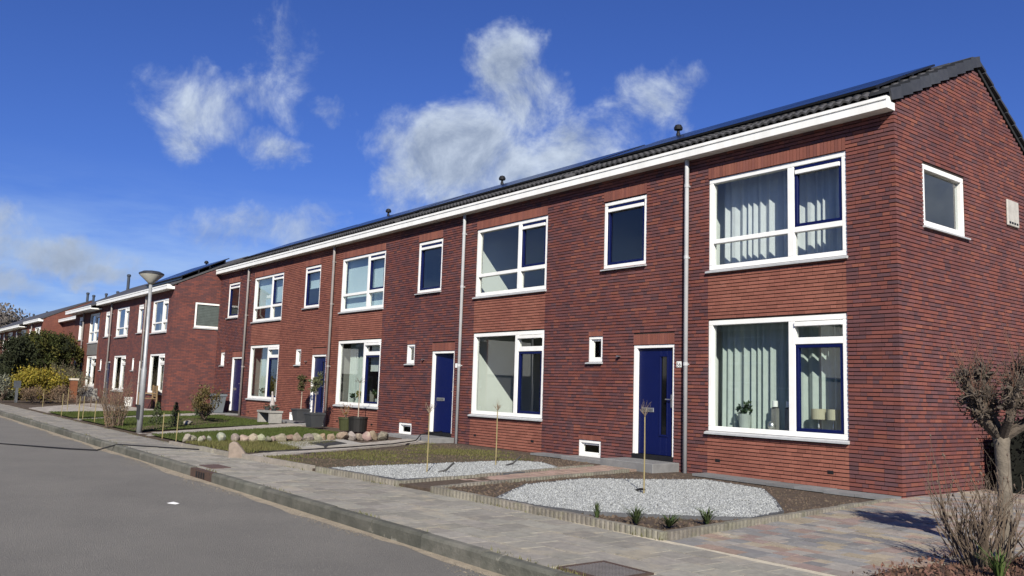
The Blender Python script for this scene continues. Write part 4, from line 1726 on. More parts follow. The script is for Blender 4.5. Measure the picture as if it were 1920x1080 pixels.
# ------------------------------------------------------------------ plants
def leaf_cloud(n, sampler, size, seed, mt, name, parent=None, aspect=.55):
    r = random.Random(seed)
    mb = MB()
    for _ in range(n):
        p = Vector(sampler(r))
        s = size * r.uniform(.6, 1.3)
        q = Euler((r.uniform(0, 6.28), r.uniform(0, 6.28), r.uniform(0, 6.28))).to_matrix()
        a, b = q @ Vector((s, 0, 0)), q @ Vector((0, s * aspect, s * .15))
        mb.add([tuple(p - a), tuple(p + b * .9), tuple(p + a), tuple(p - b)], [(0, 1, 2, 3)])
    return mb.build(name, mt, parent)


def clumpy(c, rad, k, seed, surf=.55):
    """sampler: clumps spread through an ellipsoid"""
    r0 = random.Random(seed)
    cl = []
    for _ in range(k):
        while True:
            v = Vector((r0.uniform(-1, 1), r0.uniform(-1, 1), r0.uniform(-1, 1)))
            if surf < v.length < 1:
                break
        cl.append((Vector((c[0] + v.x * rad[0], c[1] + v.y * rad[1], c[2] + v.z * rad[2])), r0.uniform(.6, 1.2)))
    sz = (rad[0] + rad[1] + rad[2]) / 3 * .33

    def f(r):
        p, s = r.choice(cl)
        v = Vector((r.gauss(0, 1), r.gauss(0, 1), r.gauss(0, .8))) * sz * s * .6
        return p + v
    return f


def branches(mb, p, d, length, rad, depth, r, spread=.5, n=2, taper=.65, up=.15, seg=4, sides=4, tips=None, kink=.25):
    pts = [Vector(p)]
    dd = Vector(d).normalized()
    rads = [rad]
    for i in range(seg):
        dd = (dd + Vector((r.uniform(-kink, kink), r.uniform(-kink, kink), r.uniform(-kink, kink) + up * .3))).normalized()
        pts.append(pts[-1] + dd * (length / seg))
        rads.append(rad * (1 - (1 - taper) * (i + 1) / seg))
    mb.tube(pts, rads, sides, cap=False)
    if depth <= 0:
        if tips is not None:
            tips.append((pts[-1], dd))
        return
    for k in range(n):
        i = r.randint(max(1, seg - 3), seg)
        nd = (dd + Vector((r.uniform(-spread, spread), r.uniform(-spread, spread), r.uniform(-spread * .5, spread) + up))).normalized()
        branches(mb, pts[i], nd, length * r.uniform(.55, .85), rads[i] * .7, depth - 1, r, spread, n, taper, up, seg, sides, tips, kink)


BARK = M('bark_grey', (.17, .145, .115), (.10, .085, .068), rough=.95, scale=14, bump=.5, bscale=40)
TWIG = M('twig_brown', (.135, .100, .075), (.085, .062, .048), rough=.95, scale=20)
TWIGP = M('twig_pale', (.21, .165, .115), (.13, .10, .07), rough=.95, scale=20)
STICK = M('bamboo', (.27, .225, .11), (.20, .16, .075), rough=.7, scale=15)

# pollarded small tree by the driveway
r = random.Random(21)
tb = (2.745, -3.425, -.085)
tree = empty('pollard_tree', tb)
tm_ = MB()
tm_.tube([(0, 0, -.1), (.0, .0, .1), (.01, .01, .6), (.0, 0, 1.0), (.0, 0, 1.2)], [.085, .070, .062, .064, .085], 12)
tm_.build('trunk', BARK, tree, smooth_=True)
cr = MB()
knobs = []
# right/left in the photograph run along (0.62, 0.78); build the fan of limbs in all directions
for (ax_, ln, zt) in ((3.95, .30, .58), (3.6, .24, .36), (4.5, .32, .40), (.75, .42, .55), (.3, .36, .42), (1.5, .35, .6), (2.4, .38, .45), (3.1, .30, .62), (5.4, .36, .5), (4.05, .15, .66), (.9, .18, .7)):
    e = Vector((math.cos(ax_) * ln, math.sin(ax_) * ln, 1.14 + zt * .86))
    mid = Vector((e.x * .62, e.y * .62, 1.12 + zt * .33))
    cr.tube([(0, 0, 1.1), mid, e], [.05, .036, .030], 7)
    knobs.append(e)
    knobs.append(mid.lerp(e, .4))
for kb in knobs:
    for _ in range(15):
        v = Vector((r.gauss(0, 1), r.gauss(0, 1), r.gauss(0, .8)))
        p = kb + v * .03
        d = (v + Vector((0, 0, .35))).normalized()
        cr.tube([p, p + d * r.uniform(.03, .08)], [.021, .010], 5)
    for _ in range(16):
        d = Vector((r.uniform(-1, 1), r.uniform(-1, 1), r.uniform(-.3, 1.1))).normalized()
        branches(cr, kb, d, r.uniform(.06, .17), .006, 1, r, .9, 3, sides=3, seg=3, kink=.5)
cr.build('crown', M('pollard_wood', (.105, .085, .068), (.065, .052, .042), rough=.95, scale=18, bump=.5), tree)
ks = MB()
for kb in knobs:
    for _ in range(5):
        branches(ks, kb, (r.uniform(-.5, .5), r.uniform(-.5, .5), 1), r.uniform(.16, .42), .0032, 1, r, .35, 1, sides=3, seg=3, kink=.12)
ks.build('shoot', M('red_shoot', (.16, .085, .06), rough=.8), tree)
kl = list(knobs)
leaf_cloud(2600, lambda r: kl[r.randrange(len(kl))] + Vector((r.gauss(0, .06), r.gauss(0, .06), r.gauss(0, .055))), .016, 26, M('dry_husk', (.085, .062, .044), (.048, .036, .027), rough=1, tint='island', tvar=.5), 'bud_cluster', tree)
tag(tree, 'small pollarded tree with knobbly bare crown before the gable wall', 'tree')

# bare multi-stemmed shrub in front of it
r = random.Random(22)
shrub = empty('bare_shrub', (2.84, -4.12, -.10))
sm_ = MB()
bud = MB()
for k in range(46):
    a = r.uniform(0, 6.28)
    q = r.uniform(.02, .16)
    sp_ = r.uniform(.1, .85)
    d = Vector((math.cos(a) * sp_, math.sin(a) * sp_, 1))
    tips = []
    branches(sm_, (math.cos(a) * q, math.sin(a) * q, 0), d, r.uniform(.32, .60), r.uniform(.006, .0115), 2, r, .5, 2, up=.2, sides=4, tips=tips, kink=.2)
    for (p, dd) in tips:
        if r.random() < .35:
            bud.lathe([(.003, -.014), (.009, 0), (.003, .014)], tuple(p), 5)
sm_.build('stem', M('shrub_twig', (.150, .112, .080), (.085, .064, .048), rough=.95, scale=14), shrub)
tag(bud.build('seed_head', TWIG, shrub), kind='stuff')
tag(shrub, 'bare brown shrub with many thin upright stems at the driveway edge', 'shrub')
r = random.Random(23)
for (lx, ly, s, lb) in ((3.35, -3.9, .8, 'second bare stemmed shrub at the right edge of the driveway'),):
    sh = empty('bare_shrub', (lx, ly, -.10))
    q = MB()
    for k in range(34):
        a = r.uniform(0, 6.28)
        d = Vector((math.cos(a) * r.uniform(.1, .7), math.sin(a) * r.uniform(.1, .7), 1))
        branches(q, (math.cos(a) * .1, math.sin(a) * .1, 0), d, r.uniform(.3, .5) * s, .009, 2, r, .5, 2, up=.25, sides=4, kink=.14)
    q.build('stem', TWIG, sh)
    tag(sh, lb, 'shrub')

# mulch bed
MULP = [(2.48, -5.40), (2.46, -4.85), (2.62, -4.2), (2.72, -3.4), (2.9, -2.6), (6.5, -2.2), (6.5, -5.40)]
mu = MB()
mu.add([(p[0], p[1], -.088 + .0 * p[1]) for p in MULP], [tuple(range(len(MULP)))])
tag(mu.build('mulch_bed', M('mulch_soil', (.075, .045, .034), (.045, .028, .022), rough=1, scale=16, bump=1, bscale=40)), kind='structure')
r = random.Random(24)


def mul(r):
    while True:
        p = (r.uniform(2.3, 4.6), r.uniform(-5.5, -2.6))
        if inside(p, MULP) or (r.random() < .2 and p[0] > 2.35 and p[1] < -3.6):
            return (p[0], p[1], -.078 + r.uniform(0, .02))


tag(leaf_cloud(5200, mul, .022, 25, M('bark_chip', (.13, .070, .050), (.07, .04, .03), rough=1, scale=30, tint='island', tvar=.45), 'bark_mulch', aspect=.5),
    'reddish brown bark mulch at the lower right corner', 'mulch', kind='stuff')


def tuft(name, loc, n, h, spread, mt, label, cat='plant', group=None, seed=1):
    r = random.Random(seed)
    mb = MB()
    for _ in range(n):
        a = r.uniform(0, 6.28)
        hh = h * r.uniform(.55, 1.1)
        o_ = spread * r.uniform(.1, 1)
        w = .006
        px, py = math.cos(a), math.sin(a)
        b = Vector((px * .02 * r.random(), py * .02 * r.random(), 0))
        m1 = b + Vector((px * o_ * .4, py * o_ * .4, hh * .65))
        e = b + Vector((px * o_, py * o_, hh * r.uniform(.75, 1)))
        t = Vector((-py, px, 0)) * w
        mb.add([tuple(b - t), tuple(b + t), tuple(m1 + t), tuple(m1 - t), tuple(e)], [(0, 1, 2, 3), (3, 2, 4)])
    return tag(mb.build(name, mt, loc=loc), label, cat, group)


BLADE = M('tuft_blade', (.055, .080, .025), (.035, .052, .018), rough=.8, scale=10, tint='island', tvar=.35, trans=.15)
for i, ((x, y), lb) in enumerate(zip(((-.72, -5.36), (-.22, -5.26), (.10, -5.10), (.16, -4.55)),
                                    ('small grass tuft at the gravel edge, leftmost of four', 'bushy grass tuft, second from left along the gravel edge',
                                     'low flat grass tuft near the border corner', 'grass tuft by the driveway border, rightmost of four'))):
    tuft('grass_tuft', (x, y, -.05), (26, 60, 56, 52)[i], (.20, .19, .14, .19)[i], (.10, .26, .28, .25)[i], BLADE, lb, 'grass tuft', 'grass tufts in the front bed', 40 + i)
tuft('grass_tuft', (3.15, -4.55, -.09), 60, .28, .22, M('tuft_green', (.075, .12, .03), rough=.8, tint='island', tvar=.3, trans=.2), 'green grass clump under the bare shrub', 'grass tuft', None, 47)

# saplings with stakes
def sapling(loc, hgt, label, seed, broom=False):
    root = empty('sapling', loc)
    r = random.Random(seed)
    q = MB()
    q.tube([(0, 0, -.05), (.004, 0, hgt * .45), (-.003, .003, hgt * .84)], [.011, .010, .008], 7)
    q.build('stem', STICK, root)
    c = MB()
    for k in range(11):
        a = r.uniform(0, 6.28)
        d = Vector((math.cos(a) * r.uniform(.2, .9), math.sin(a) * r.uniform(.2, .9), 1))
        branches(c, (0, 0, hgt * .83), d, hgt * r.uniform(.07, .13), .004, 1, r, .5, 2, up=.3, sides=3, seg=3)
    c.build('crown', TWIGP, root)
    return tag(root, label, 'sapling', 'saplings in the gravel beds')


sapling((-1.97, -3.26, -.03), 1.26, 'thin staked sapling in the gravel before door 56', 50)
sapling((-5.43, -4.58, .0), 1.10, 'thin sapling in the gravel bed, nearer the road of the pair', 51)
sapling((-6.02, -2.75, .0), 1.14, 'thin sapling in the gravel bed, nearer the house of the pair', 52)
for i, (x, y, dx, dy, lb) in enumerate(((-2.28, -3.10, .32, -.16, 'short dark watering tube in the gravel before door 56'), (-5.30, -4.45, .12, .22, 'short dark watering tube by the sapling nearer the road'), (-5.92, -2.60, .10, .25, 'short dark watering tube by the sapling nearer the house'))):
    q = MB()
    q.tube([(0, 0, -.02), (dx * .5, dy * .5, .02), (dx, dy, .035 if i == 0 else .14)], .016, 8)
    tag(q.build('watering_tube', BLACK, loc=(x, y, gz(x) - .02)), lb, 'tube', 'watering tubes beside the saplings')

# boulders
def boulder_mesh(seed):
    import bmesh
    bm = bmesh.new()
    bmesh.ops.create_icosphere(bm, subdivisions=2, radius=1)
    r = random.Random(seed)
    ds = [(Vector((r.gauss(0, 1), r.gauss(0, 1), r.gauss(0, 1))).normalized(), r.uniform(.42, .80)) for _ in range(9)]
    for v in bm.verts:
        for (d, t) in ds:
            k = v.co.dot(d)
            if k > t:
                v.co -= d * (k - t) * .85
        v.co *= r.uniform(.97, 1.03)
    me = bpy.data.meshes.new('boulder')
    bm.to_mesh(me)
    bm.free()
    me.materials.append(M('field_stone', (1, 1, 1), (.62, .62, .62), rough=.95, scale=9, bump=.6, bscale=22, tint='objcol', spots=((.38, .35, .26), 6, .54, .68, .6)))
    return me


BM = [boulder_mesh(60 + k) for k in range(6)]
# (pixel-measured spots along the lawn edge)  x, y, size, label
BS = [(-12.54, -6.12, 0.13, 'flat pale slab of stone at the left end of the rock row'),
      (-12.60, -5.97, 0.11, 'pale flat rock second in the row from the left'),
      (-12.40, -5.86, 0.09, 'small pale rock third in the row from the left'),
      (-12.70, -5.74, 0.10, 'pale jagged rock before the lawn, fourth from the left'),
      (-12.50, -5.66, 0.10, 'pale rock fifth in the row from the left'),
      (-12.50, -5.40, 0.15, 'long low pale rock, last of the jagged group'),
      (-12.40, -5.11, 0.15, 'pale green rock just behind the corner stone'),
      (-12.37, -4.91, 0.13, 'rounded cream rock right of the corner stone'),
      (-12.34, -4.71, 0.15, 'pointed cream rock in the middle of the row'),
      (-12.32, -4.56, 0.13, 'cream rock right of the pointed one'),
      (-11.95, -4.55, 0.13, 'dull low rock half sunk in the grass'),
      (-12.00, -4.41, 0.11, 'small tan rock beside the big round boulder'),
      (-12.02, -4.25, 0.17, 'big round tan boulder left of the reddish one'),
      (-12.10, -4.00, 0.16, 'reddish brown boulder left of the tall pointed one'),
      (-12.08, -3.82, 0.18, 'tall pointed grey boulder'),
      (-12.14, -3.54, 0.17, 'low grey green boulder right of the pointed one'),
      (-12.20, -3.29, 0.16, 'grey boulder with flat top before the square pot'),
      (-12.26, -3.08, 0.13, 'small orange boulder right of the flat topped one'),
      (-12.32, -2.84, 0.15, 'orange tan boulder below the green pot'),
      (-12.45, -2.52, 0.19, 'pinkish boulder below the black pot'),
      (-12.60, -2.16, 0.17, 'tall pale boulder right of the black pot'),
      (-12.60, -1.94, 0.14, 'round grey boulder right of the tall pale one'),
      (-12.48, -1.78, 0.17, 'tan boulder third from the right end'),
      (-12.66, -1.52, 0.16, 'brown boulder second from the right end'),
      (-12.52, -1.34, 0.19, 'long brown boulder at the right end of the row')]
r = random.Random(61)
for i, (x, y, s, lb) in enumerate(BS):
    o = inst('boulder', BM[i % 6], None, (x, y, gz(x) + s * .38 - .03), (r.uniform(-.3, .3), r.uniform(-.3, .3), r.uniform(0, 6.28)), (s * r.uniform(.85, 1.1), s * r.uniform(.75, 1.0), s * r.uniform(.75, 1.0)))
    cs = {'pale': (.27, .25, .20), 'cream': (.31, .28, .21), 'green': (.20, .20, .15), 'tan': (.26, .21, .155), 'reddish': (.20, .145, .115), 'grey': (.20, .185, .155), 'orange': (.26, .19, .135), 'pinkish': (.25, .195, .16), 'dull': (.18, .155, .12), 'brown': (.23, .18, .14)}
    kw = next((k for k in ('orange', 'pinkish', 'reddish', 'dull', 'brown', 'grey', 'green', 'tan', 'cream', 'pale') if k in lb.split(' boulder')[0].split(' rock')[0]), 'tan')
    o.color = (*[c * r.uniform(.85, 1.1) for c in cs[kw]], 1)
    tag(o, lb, 'boulder', 'boulders edging the lawn')

# ------------------------------------------------------------------ pots
def pot(loc, r0, r1, h, mt, label, square=False, tag_group='plant pots by the house walls', rz=0.0):
    root = empty('plant_pot', loc, rz)
    q = MB()
    n = 4 if square else 20
    k = 1.414 if square else 1
    q.lathe([(r0 * k, 0), (r1 * k, h * .86), (r1 * k * 1.06, h * .86), (r1 * k * 1.06, h), (r1 * k * .93, h), (r1 * k * .9, h * .9)], (0, 0, 0), n)
    o = q.build('pot', mt, root)
    if square:
        o.rotation_euler = (0, 0, math.pi / 4)
    s = MB()
    s.lathe([(r1 * k * .91, h * .88), (r1 * k * .9, h * .92)], (0, 0, 0), n)
    so_ = s.build('pot_soil', SOIL, root)
    if square:
        so_.rotation_euler = (0, 0, math.pi / 4)
    return tag(root, label, 'plant pot', tag_group)


def standard_tree(loc, h, rc, mt, label, n=1000, seed=1, lean=0.0):
    root = empty('potted_tree', loc)
    q = MB()
    q.tube([(0, 0, 0), (.01, 0, h * .35), (lean, 0, h - rc * .6)], [.018, .015, .013], 8)
    q.build('trunk', M('pale_bark', (.34, .29, .23), (.25, .21, .17), rough=.9, scale=12), root)
    q = MB()
    rr_ = random.Random(seed)
    for k in range(14):
        a = rr_.uniform(0, 6.28)
        branches(q, (lean, 0, h - rc * 1.4), (math.cos(a) * .6, math.sin(a) * .6, 1), rc * 1.0, .006, 1, rr_, .6, 2, sides=3)
    q.build('branch', TWIG, root)
    leaf_cloud(n, clumpy((lean, 0, h - rc * .5), (rc, rc, rc * 1.15), 16, seed, .2), .028, seed, mt, 'crown', root)
    return tag(root, label, 'tree', 'standard trees in pots')


ANTH = M('anthracite_plastic', (.045, .048, .052), (.036, .038, .042), rough=.6, scale=4)
OLIVE = M('olive_leaf', (.105, .115, .050), (.075, .088, .040), rough=.6, scale=8, tint='island', tvar=.4, trans=.25)
OLIVED = M('olive_leaf_dark', (.085, .075, .030), (.06, .06, .026), rough=.6, scale=8, tint='island', tvar=.4, trans=.25)
BX = -2 * W
pot((-17.05, -1.05, gz(-17)), .165, .225, .42, ANTH, 'square dark grey pot with pale stemmed tree before the blue door', True)
standard_tree((-17.05, -1.05, gz(-17) + .40), 1.02, .24, OLIVE, 'little standard tree in the square pot before the blue door', seed=71)
pot((-18.95, -.62, gz(-19) + .08), .17, .215, .38, ANTH, 'dark grey pot standing between blue door and plinth table', True)
standard_tree((-18.95, -.62, gz(-19) + .42), .95, .20, OLIVED, 'brownish standard tree left of the blue door', seed=72, n=900)
pot((-15.45, -.85, gz(-15) + .0), .17, .21, .36, M('green_glaze', (.055, .060, .028), rough=.35), 'round olive green pot under the window')
pot((-15.0, -.72, gz(-14.5) + .0), .25, .26, .40, M('black_pot', (.016, .015, .014), rough=.5), 'wide round black pot under the window')
pl2 = empty('potted_plant', (-15.45, -.85, gz(-15) + .33))
leaf_cloud(90, clumpy((0, 0, .22), (.16, .16, .22), 10, 5, .1), .022, 5, M('russet_leaf', (.20, .10, .035), rough=.8, tint='island', tvar=.4, trans=.2), 'foliage', pl2)
q = MB()
for k in range(14):
    a = rng.uniform(0, 6.28)
    branches(q, (0, 0, 0), (math.cos(a) * .4, math.sin(a) * .4, 1), .3, .004, 1, rng, .4, 2, sides=3)
q.build('stem', TWIGP, pl2)
tag(pl2, 'thin russet plant in the green pot', 'plant')
pl3 = empty('potted_tree', (-15.0, -.72, gz(-14.5) + .36))
q = MB()
q.tube([(0, 0, 0), (.0, 0, .6), (.01, 0, 1.0)], [.016, .015, .013], 7)
q.build('trunk', M('pale_bark', (.34, .29, .23)), pl3)
q = MB()
for k in range(9):
    a = rng.uniform(0, 6.28)
    branches(q, (.01, 0, .98), (math.cos(a), math.sin(a), .5), .16, .005, 1, rng, .5, 2, sides=3)
q.build('crown', TWIG, pl3)
tag(pl3, 'bare cropped standard tree in the black pot', 'tree', 'standard trees in pots')
# table-like concrete plinth with ornaments
pt = empty('plinth_table', (-19.85, -1.25, gz(-19.8)))
q = MB()
q.box(-.52, .52, -.22, .22, .30, .36); q.build('table_top', CONC, pt)
for sx_ in (-1, 1):
    q = MB()
    q.prism([(-.20, -.02), (.20, -.02), (.20, .30), (-.20, .30)], 'x', sx_ * .44 - .05, sx_ * .44 + .05)
    q.build('leg', CONC, pt)
tag(pt, 'low concrete plinth bench holding ornaments beside the far pot', 'bench')
gs = empty('bird_ornament', (-19.65, -1.25, gz(-19.8) + .36))
q = MB()
q.tube([(0, 0, 0), (-.01, 0, .12), (-.05, 0, .2), (-.04, 0, .32), (-.09, 0, .50), (-.10, 0, .58), (-.17, 0, .57)], [.02, .07, .085, .05, .028, .034, .008], 10)
q.build('body', M('ornament_grey', (.40, .36, .34), (.20, .18, .17), rough=.6, scale=9), gs)
q = MB(); q.lathe([(.055, 0), (.06, .03), (.02, .1)], (-.06, 0, .16), 10)
q.build('breast', WHITE, gs)
tag(gs, 'long necked grey bird ornament on the plinth bench', 'ornament')
for i, (dx, lb) in enumerate(((-.22, 'dark leafy ornament plant left on the plinth bench'), (.28, 'grey green plant right on the plinth bench'))):
    e = empty('small_plant', (-19.85 + dx, -1.25, gz(-19.8) + .36))
    leaf_cloud(120, clumpy((0, 0, .12), (.16, .14, .12), 8, 80 + i, .1), .028, 80 + i, M('dark_leaf', (.028, .036, .026), (.045, .055, .04), rough=.7, tint='island', tvar=.4), 'foliage', e)
    q = MB(); q.lathe([(.07, 0), (.09, .08)], (0, 0, 0), 10); q.build('pot', ANTH, e)
    tag(e, lb, 'plant')

# grey bin beside the last door
e = empty('grey_bin', (-26.75, -.50, gz(-27)))
GRB2 = M('bin_grey', (.135, .15, .165), (.115, .13, .14), rough=.5, scale=3)
q = MB()
q.lathe([(.24, 0), (.34, .62), (.38, .62), (.38, .70), (.33, .70)], (0, 0, 0), 4)
o = q.build('bin_body', GRB2, e); o.rotation_euler = (0, 0, math.pi / 4)
q = MB(); q.box(-.24, .24, -.24, .24, .68, .72); q.build('bin_lid', M('bin_lid', (.06, .065, .07), rough=.6), e)
tag(e, 'square blue grey tub at the wall left of the last blue door', 'tub')


# bushes
def bush(loc, rad, h, mt, label, n, seed, leaf=.05, stems=10, cat='bush', group=None, name='bush'):
    root = empty(name, loc)
    r = random.Random(seed)
    q = MB()
    for k in range(stems):
        a = r.uniform(0, 6.28)
        branches(q, (0, 0, 0), (math.cos(a) * .6, math.sin(a) * .6, 1), h * .55, .018, 1, r, .6, 2, sides=4)
    q.build('stem', TWIG, root)
    leaf_cloud(n, clumpy((0, 0, h * .56), (rad, rad, h * .46), 26, seed, .35), leaf, seed, mt, 'foliage', root)
    return tag(root, label, cat, group)


BRONZE = M('bronze_leaf', (.115, .105, .030), (.085, .050, .025), rough=.6, scale=6, tint='island', tvar=.45, trans=.25)
DKG = M('dark_evergreen', (.022, .036, .014), (.034, .046, .016), rough=.8, scale=3, tint='island', tvar=.45)
bush((-20.85, -2.95, gz(-21)), .50, 1.02, BRONZE, 'bronze green bush in the soil bed before the grey tub', 1500, 90, .034)
bush((-22.2, -2.6, gz(-22)), .32, .52, DKG, 'low dark evergreen ball left of the bronze bush', 800, 91, .034)
CON = M('conifer_green', (.030, .045, .018), (.045, .055, .022), rough=.85, scale=5, tint='island', tvar=.4)
for i, (x, y, h, lb) in enumerate(((-17.9, -4.75, .62, 'small dark conifer right of the lamp post on the lawn'), (-18.9, -4.95, .62, 'small dark conifer just behind the lamp post'))):
    e = empty('small_conifer', (x, y, gz(x)))
    def con(r, h=h):
        t = r.random() ** 1.3
        a = r.uniform(0, 6.28)
        q_ = .22 * (1 - t) * math.sqrt(r.random()) + .02
        return (math.cos(a) * q_, math.sin(a) * q_, t * h)
    leaf_cloud(700, con, .026, 92 + i, CON, 'foliage', e)
    q = MB(); q.tube([(0, 0, -.02), (0, 0, h * .8)], [.02, .008], 6); q.build('trunk', BARK, e)
    tag(e, lb, 'conifer', 'small conifers by the lamp post')
# soil bed with small stones there
BED = [(-17.0, -6.2), (-16.2, -6.2), (-19.0, -3.6), (-20.6, -2.2), (-23.0, -2.0), (-22.2, -3.3), (-19.6, -4.4)]
tag(clods('soil_clods', BED, 2500, -.035, 303), 'dark bare soil round the bronze bush', 'soil')
sheet('soil_bed', BED, -.036, M('dark_soil', (.045, .036, .030), (.03, .024, .02), rough=1, scale=10, bump=1, bscale=20))
for i, (x, y) in enumerate(((-18.6, -4.2), (-19.05, -4.05))):
    o = inst('boulder', BM[i], None, (x, y, gz(x) + .03), (0, 0, i), (.16, .12, .07))
    o.color = (.28, .26, .22, 1)
    tag(o, ('flat pale stone lying in the dark soil bed', 'smaller pale stone beside it in the dark soil bed')[i], 'stone')

# dry shrub left of the lamp
r = random.Random(95)
e = empty('dry_shrub', (-18.35, -6.2, gz(-17.6) - .05))
q = MB()
for k in range(52):
    a = r.uniform(0, 6.28)
    q0 = r.uniform(0, .22)
    branches(q, (math.cos(a) * q0 * 1.2, math.sin(a) * q0, 0), (math.cos(a) * .30, math.sin(a) * .30, 1), r.uniform(.45, .85), .0075, 2, r, .45, 2, up=.25, sides=3, kink=.16)
q.build('stem', M('dry_stem', (.165, .118, .082), (.10, .074, .055), rough=.95, scale=14), e)
leaf_cloud(900, lambda r: ((lambda a, t: (math.cos(a) * (.2 + t * .2), math.sin(a) * (.2 + t * .2), t * 1.0))(r.uniform(0, 6.28), r.random())), .022, 96,
           M('dead_leaf', (.20, .13, .075), (.14, .09, .055), rough=.9, tint='island', tvar=.4, trans=.2), 'foliage', e)
tag(e, 'tall dry brown shrub left of the lamp post', 'shrub')

# lamp post
lp = empty('street_lamp', (-16.05, -6.16, gz(-15.6) - .09))
LPX = lp.location
q = MB()
q.tube([(0, 0, -.2), (0, 0, 1.55), (0, 0, 1.65), (-.05, 0, 3.74)], [.068, .066, .047, .040], 16)
GALV = M('galvanised', (.36, .37, .38), (.27, .28, .29), rough=.5, metal=.35, scale=6)
q.build('pole', GALV, lp, smooth_=True)
q = MB()
q.lathe([(.05, 3.70), (.09, 3.75), (.285, 3.93), (.29, 3.95)], (-.05, 0, 0), 28)
q.build('lamp_bowl', M('frosted_bowl', (.42, .41, .36), (.34, .33, .29), rough=.5, scale=5), lp, smooth_=True)
q = MB()
q.lathe([(.300, 3.948), (.300, 3.98), (.20, 4.03), (.05, 4.05)], (-.05, 0, 0), 28)
q.build('lamp_cap', M('lamp_cap_dark', (.035, .038, .045), rough=.5), lp)
q = MB()
q.box(-.082, .082, -.082, -.05, .35, .7)
q.build('pole_sticker', M('sticker_dark', (.03, .03, .032), rough=.7), lp)
tag(lp, 'grey street lamp on tapered pole with shallow bowl head', 'street lamp')

# wooden sticks with string fence
ST = [(-14.0, -6.2, .55, 'pale stick at the lawn corner, nearer the lamp'), (-13.0, -6.2, .60, 'pale leaning stick at the lawn corner, nearer the rocks'), (-22.4, -6.25, .46, 'short pale stick at the lawn edge left of the dry shrub'),
      (-27.4, -5.6, .80, 'tall pale stick standing in the brown border'), (-24.6, -6.3, .70, 'pale stick at the far tip of the lawn'), (-22.1, -6.3, .68, 'pale stick, left of the close pair'),
      (-21.8, -6.25, .70, 'pale stick, right of the close pair'), (-20.3, -6.25, .62, 'pale stick fourth from the dry shrub'), (-31.4, -5.7, .66, 'pale stick before the yellow shrub')]
for i, (x, y, h, lb) in enumerate(ST):
    q = MB()
    lean = .05 if i == 1 else rng.uniform(-.02, .02)
    q.tube([(0, 0, -.1), (lean, 0, h)], .011, 6)
    tag(q.build('wooden_stick', STICK, loc=(x, y, gz(x) - .05)), lb, 'stick', 'sticks of the string fence')
q = MB()
for (a, b, z) in ((2, 7, .25), (7, 6, .3), (6, 4, .3), (4, 3, .3), (3, 8, .3)):
    A, B = ST[a], ST[b]
    q.tube([(A[0], A[1], gz(A[0]) + z), ((A[0] + B[0]) / 2, (A[1] + B[1]) / 2, gz(A[0]) + z - .03), (B[0], B[1], gz(B[0]) + z)], .004, 4)
tag(q.build('fence_string', STICK), 'thin string tied between the pale sticks', 'string')

# second row front: bench, tub, low wire fence, posts
bn = empty('garden_bench', (-29.75, -2.25, gz(-31) - .03), .15)
WOOD = M('teak', (.22, .15, .075), (.16, .105, .055), rough=.75, scale=10, stretch=(2, 20, 20))
for k in range(4):
    q = MB(); q.box(-.65, .65, -.28 + k * .13, -.17 + k * .13, .42, .445); q.build('seat_slat', WOOD, bn)
for k in range(5):
    q = MB(); q.box(-.65, .65, .24, .265, .50 + k * .09, .575 + k * .09); q.build('back_slat', WOOD, bn)
for sx_ in (-1, 1):
    for yy in (-.27, .24):
        q = MB(); q.box(sx_ * .62 - .03, sx_ * .62 + .03, yy - .028, yy + .028, 0, .62 if yy < 0 else .96); q.build('leg', WOOD, bn)
    q = MB(); q.box(sx_ * .62 - .035, sx_ * .62 + .035, -.31, .21, .622, .655); q.build('armrest', WOOD, bn)
bn.rotation_euler = (0, 0, -.15)
tag(bn, 'wooden slatted garden bench before the farther terrace', 'bench')
q = MB(); q.lathe([(.16, 0), (.19, .38), (.17, .38)], (0, 0, 0), 14)
tag(q.build('white_tub', WHITE, loc=(-32.2, -2.35, gz(-33))), 'white tub standing left of the wooden bench', 'tub')
wf = empty('wire_fence', (-29.2, -3.9, gz(-29)))
for k in range(6):
    q = MB(); q.tube([(-k * 2.0, -k * .12, -.05), (-k * 2.0, -k * .12, .42)], .02, 5); q.build('post', TWIG, wf)
q = MB()
for k in range(100):
    q.tube([(-k * .1, -k * .006, 0), (-k * .1, -k * .006, .38)], .004, 3, cap=False)
for z in (.04, .2, .38):
    q.tube([(0, 0, z), (-10, -.6, z)], .005, 3, cap=False)
tag(q.build('wire_mesh', TWIG, wf), kind='stuff')
tag(wf, 'low brown wire fence before the farther terrace', 'fence')
q = MB(); q.box(-.14, .14, -.14, .14, 0, 1.0)
e = empty('corten_post', (-36.2, -3.72, .16))
q.build('post', M('rust_steel', (.17, .065, .03), (.12, .045, .024), rough=.85, scale=10), e)
q = MB(); q.box(-.17, .17, -.17, .17, 1.0, 1.08); q.build('cap', M('pale_cap', (.55, .50, .42), rough=.8), e)
tag(e, 'rust brown square post with pale cap', 'post')
q = MB(); q.box(-1.0, 1.0, -.28, .28, 0, .62)
q2 = empty('stone_planter', (-39.3, -2.5, .16)); bevel(q.build('planter_box', CONC, q2), .03)
q = MB(); q.lathe([(.05, 0), (.4, .12), (.42, .2), (.05, .22)], (-.5, -.6, .22), 12); q.build('dish', BLACK, q2)
tag(q2, 'grey block planter under the panelled house window', 'planter')

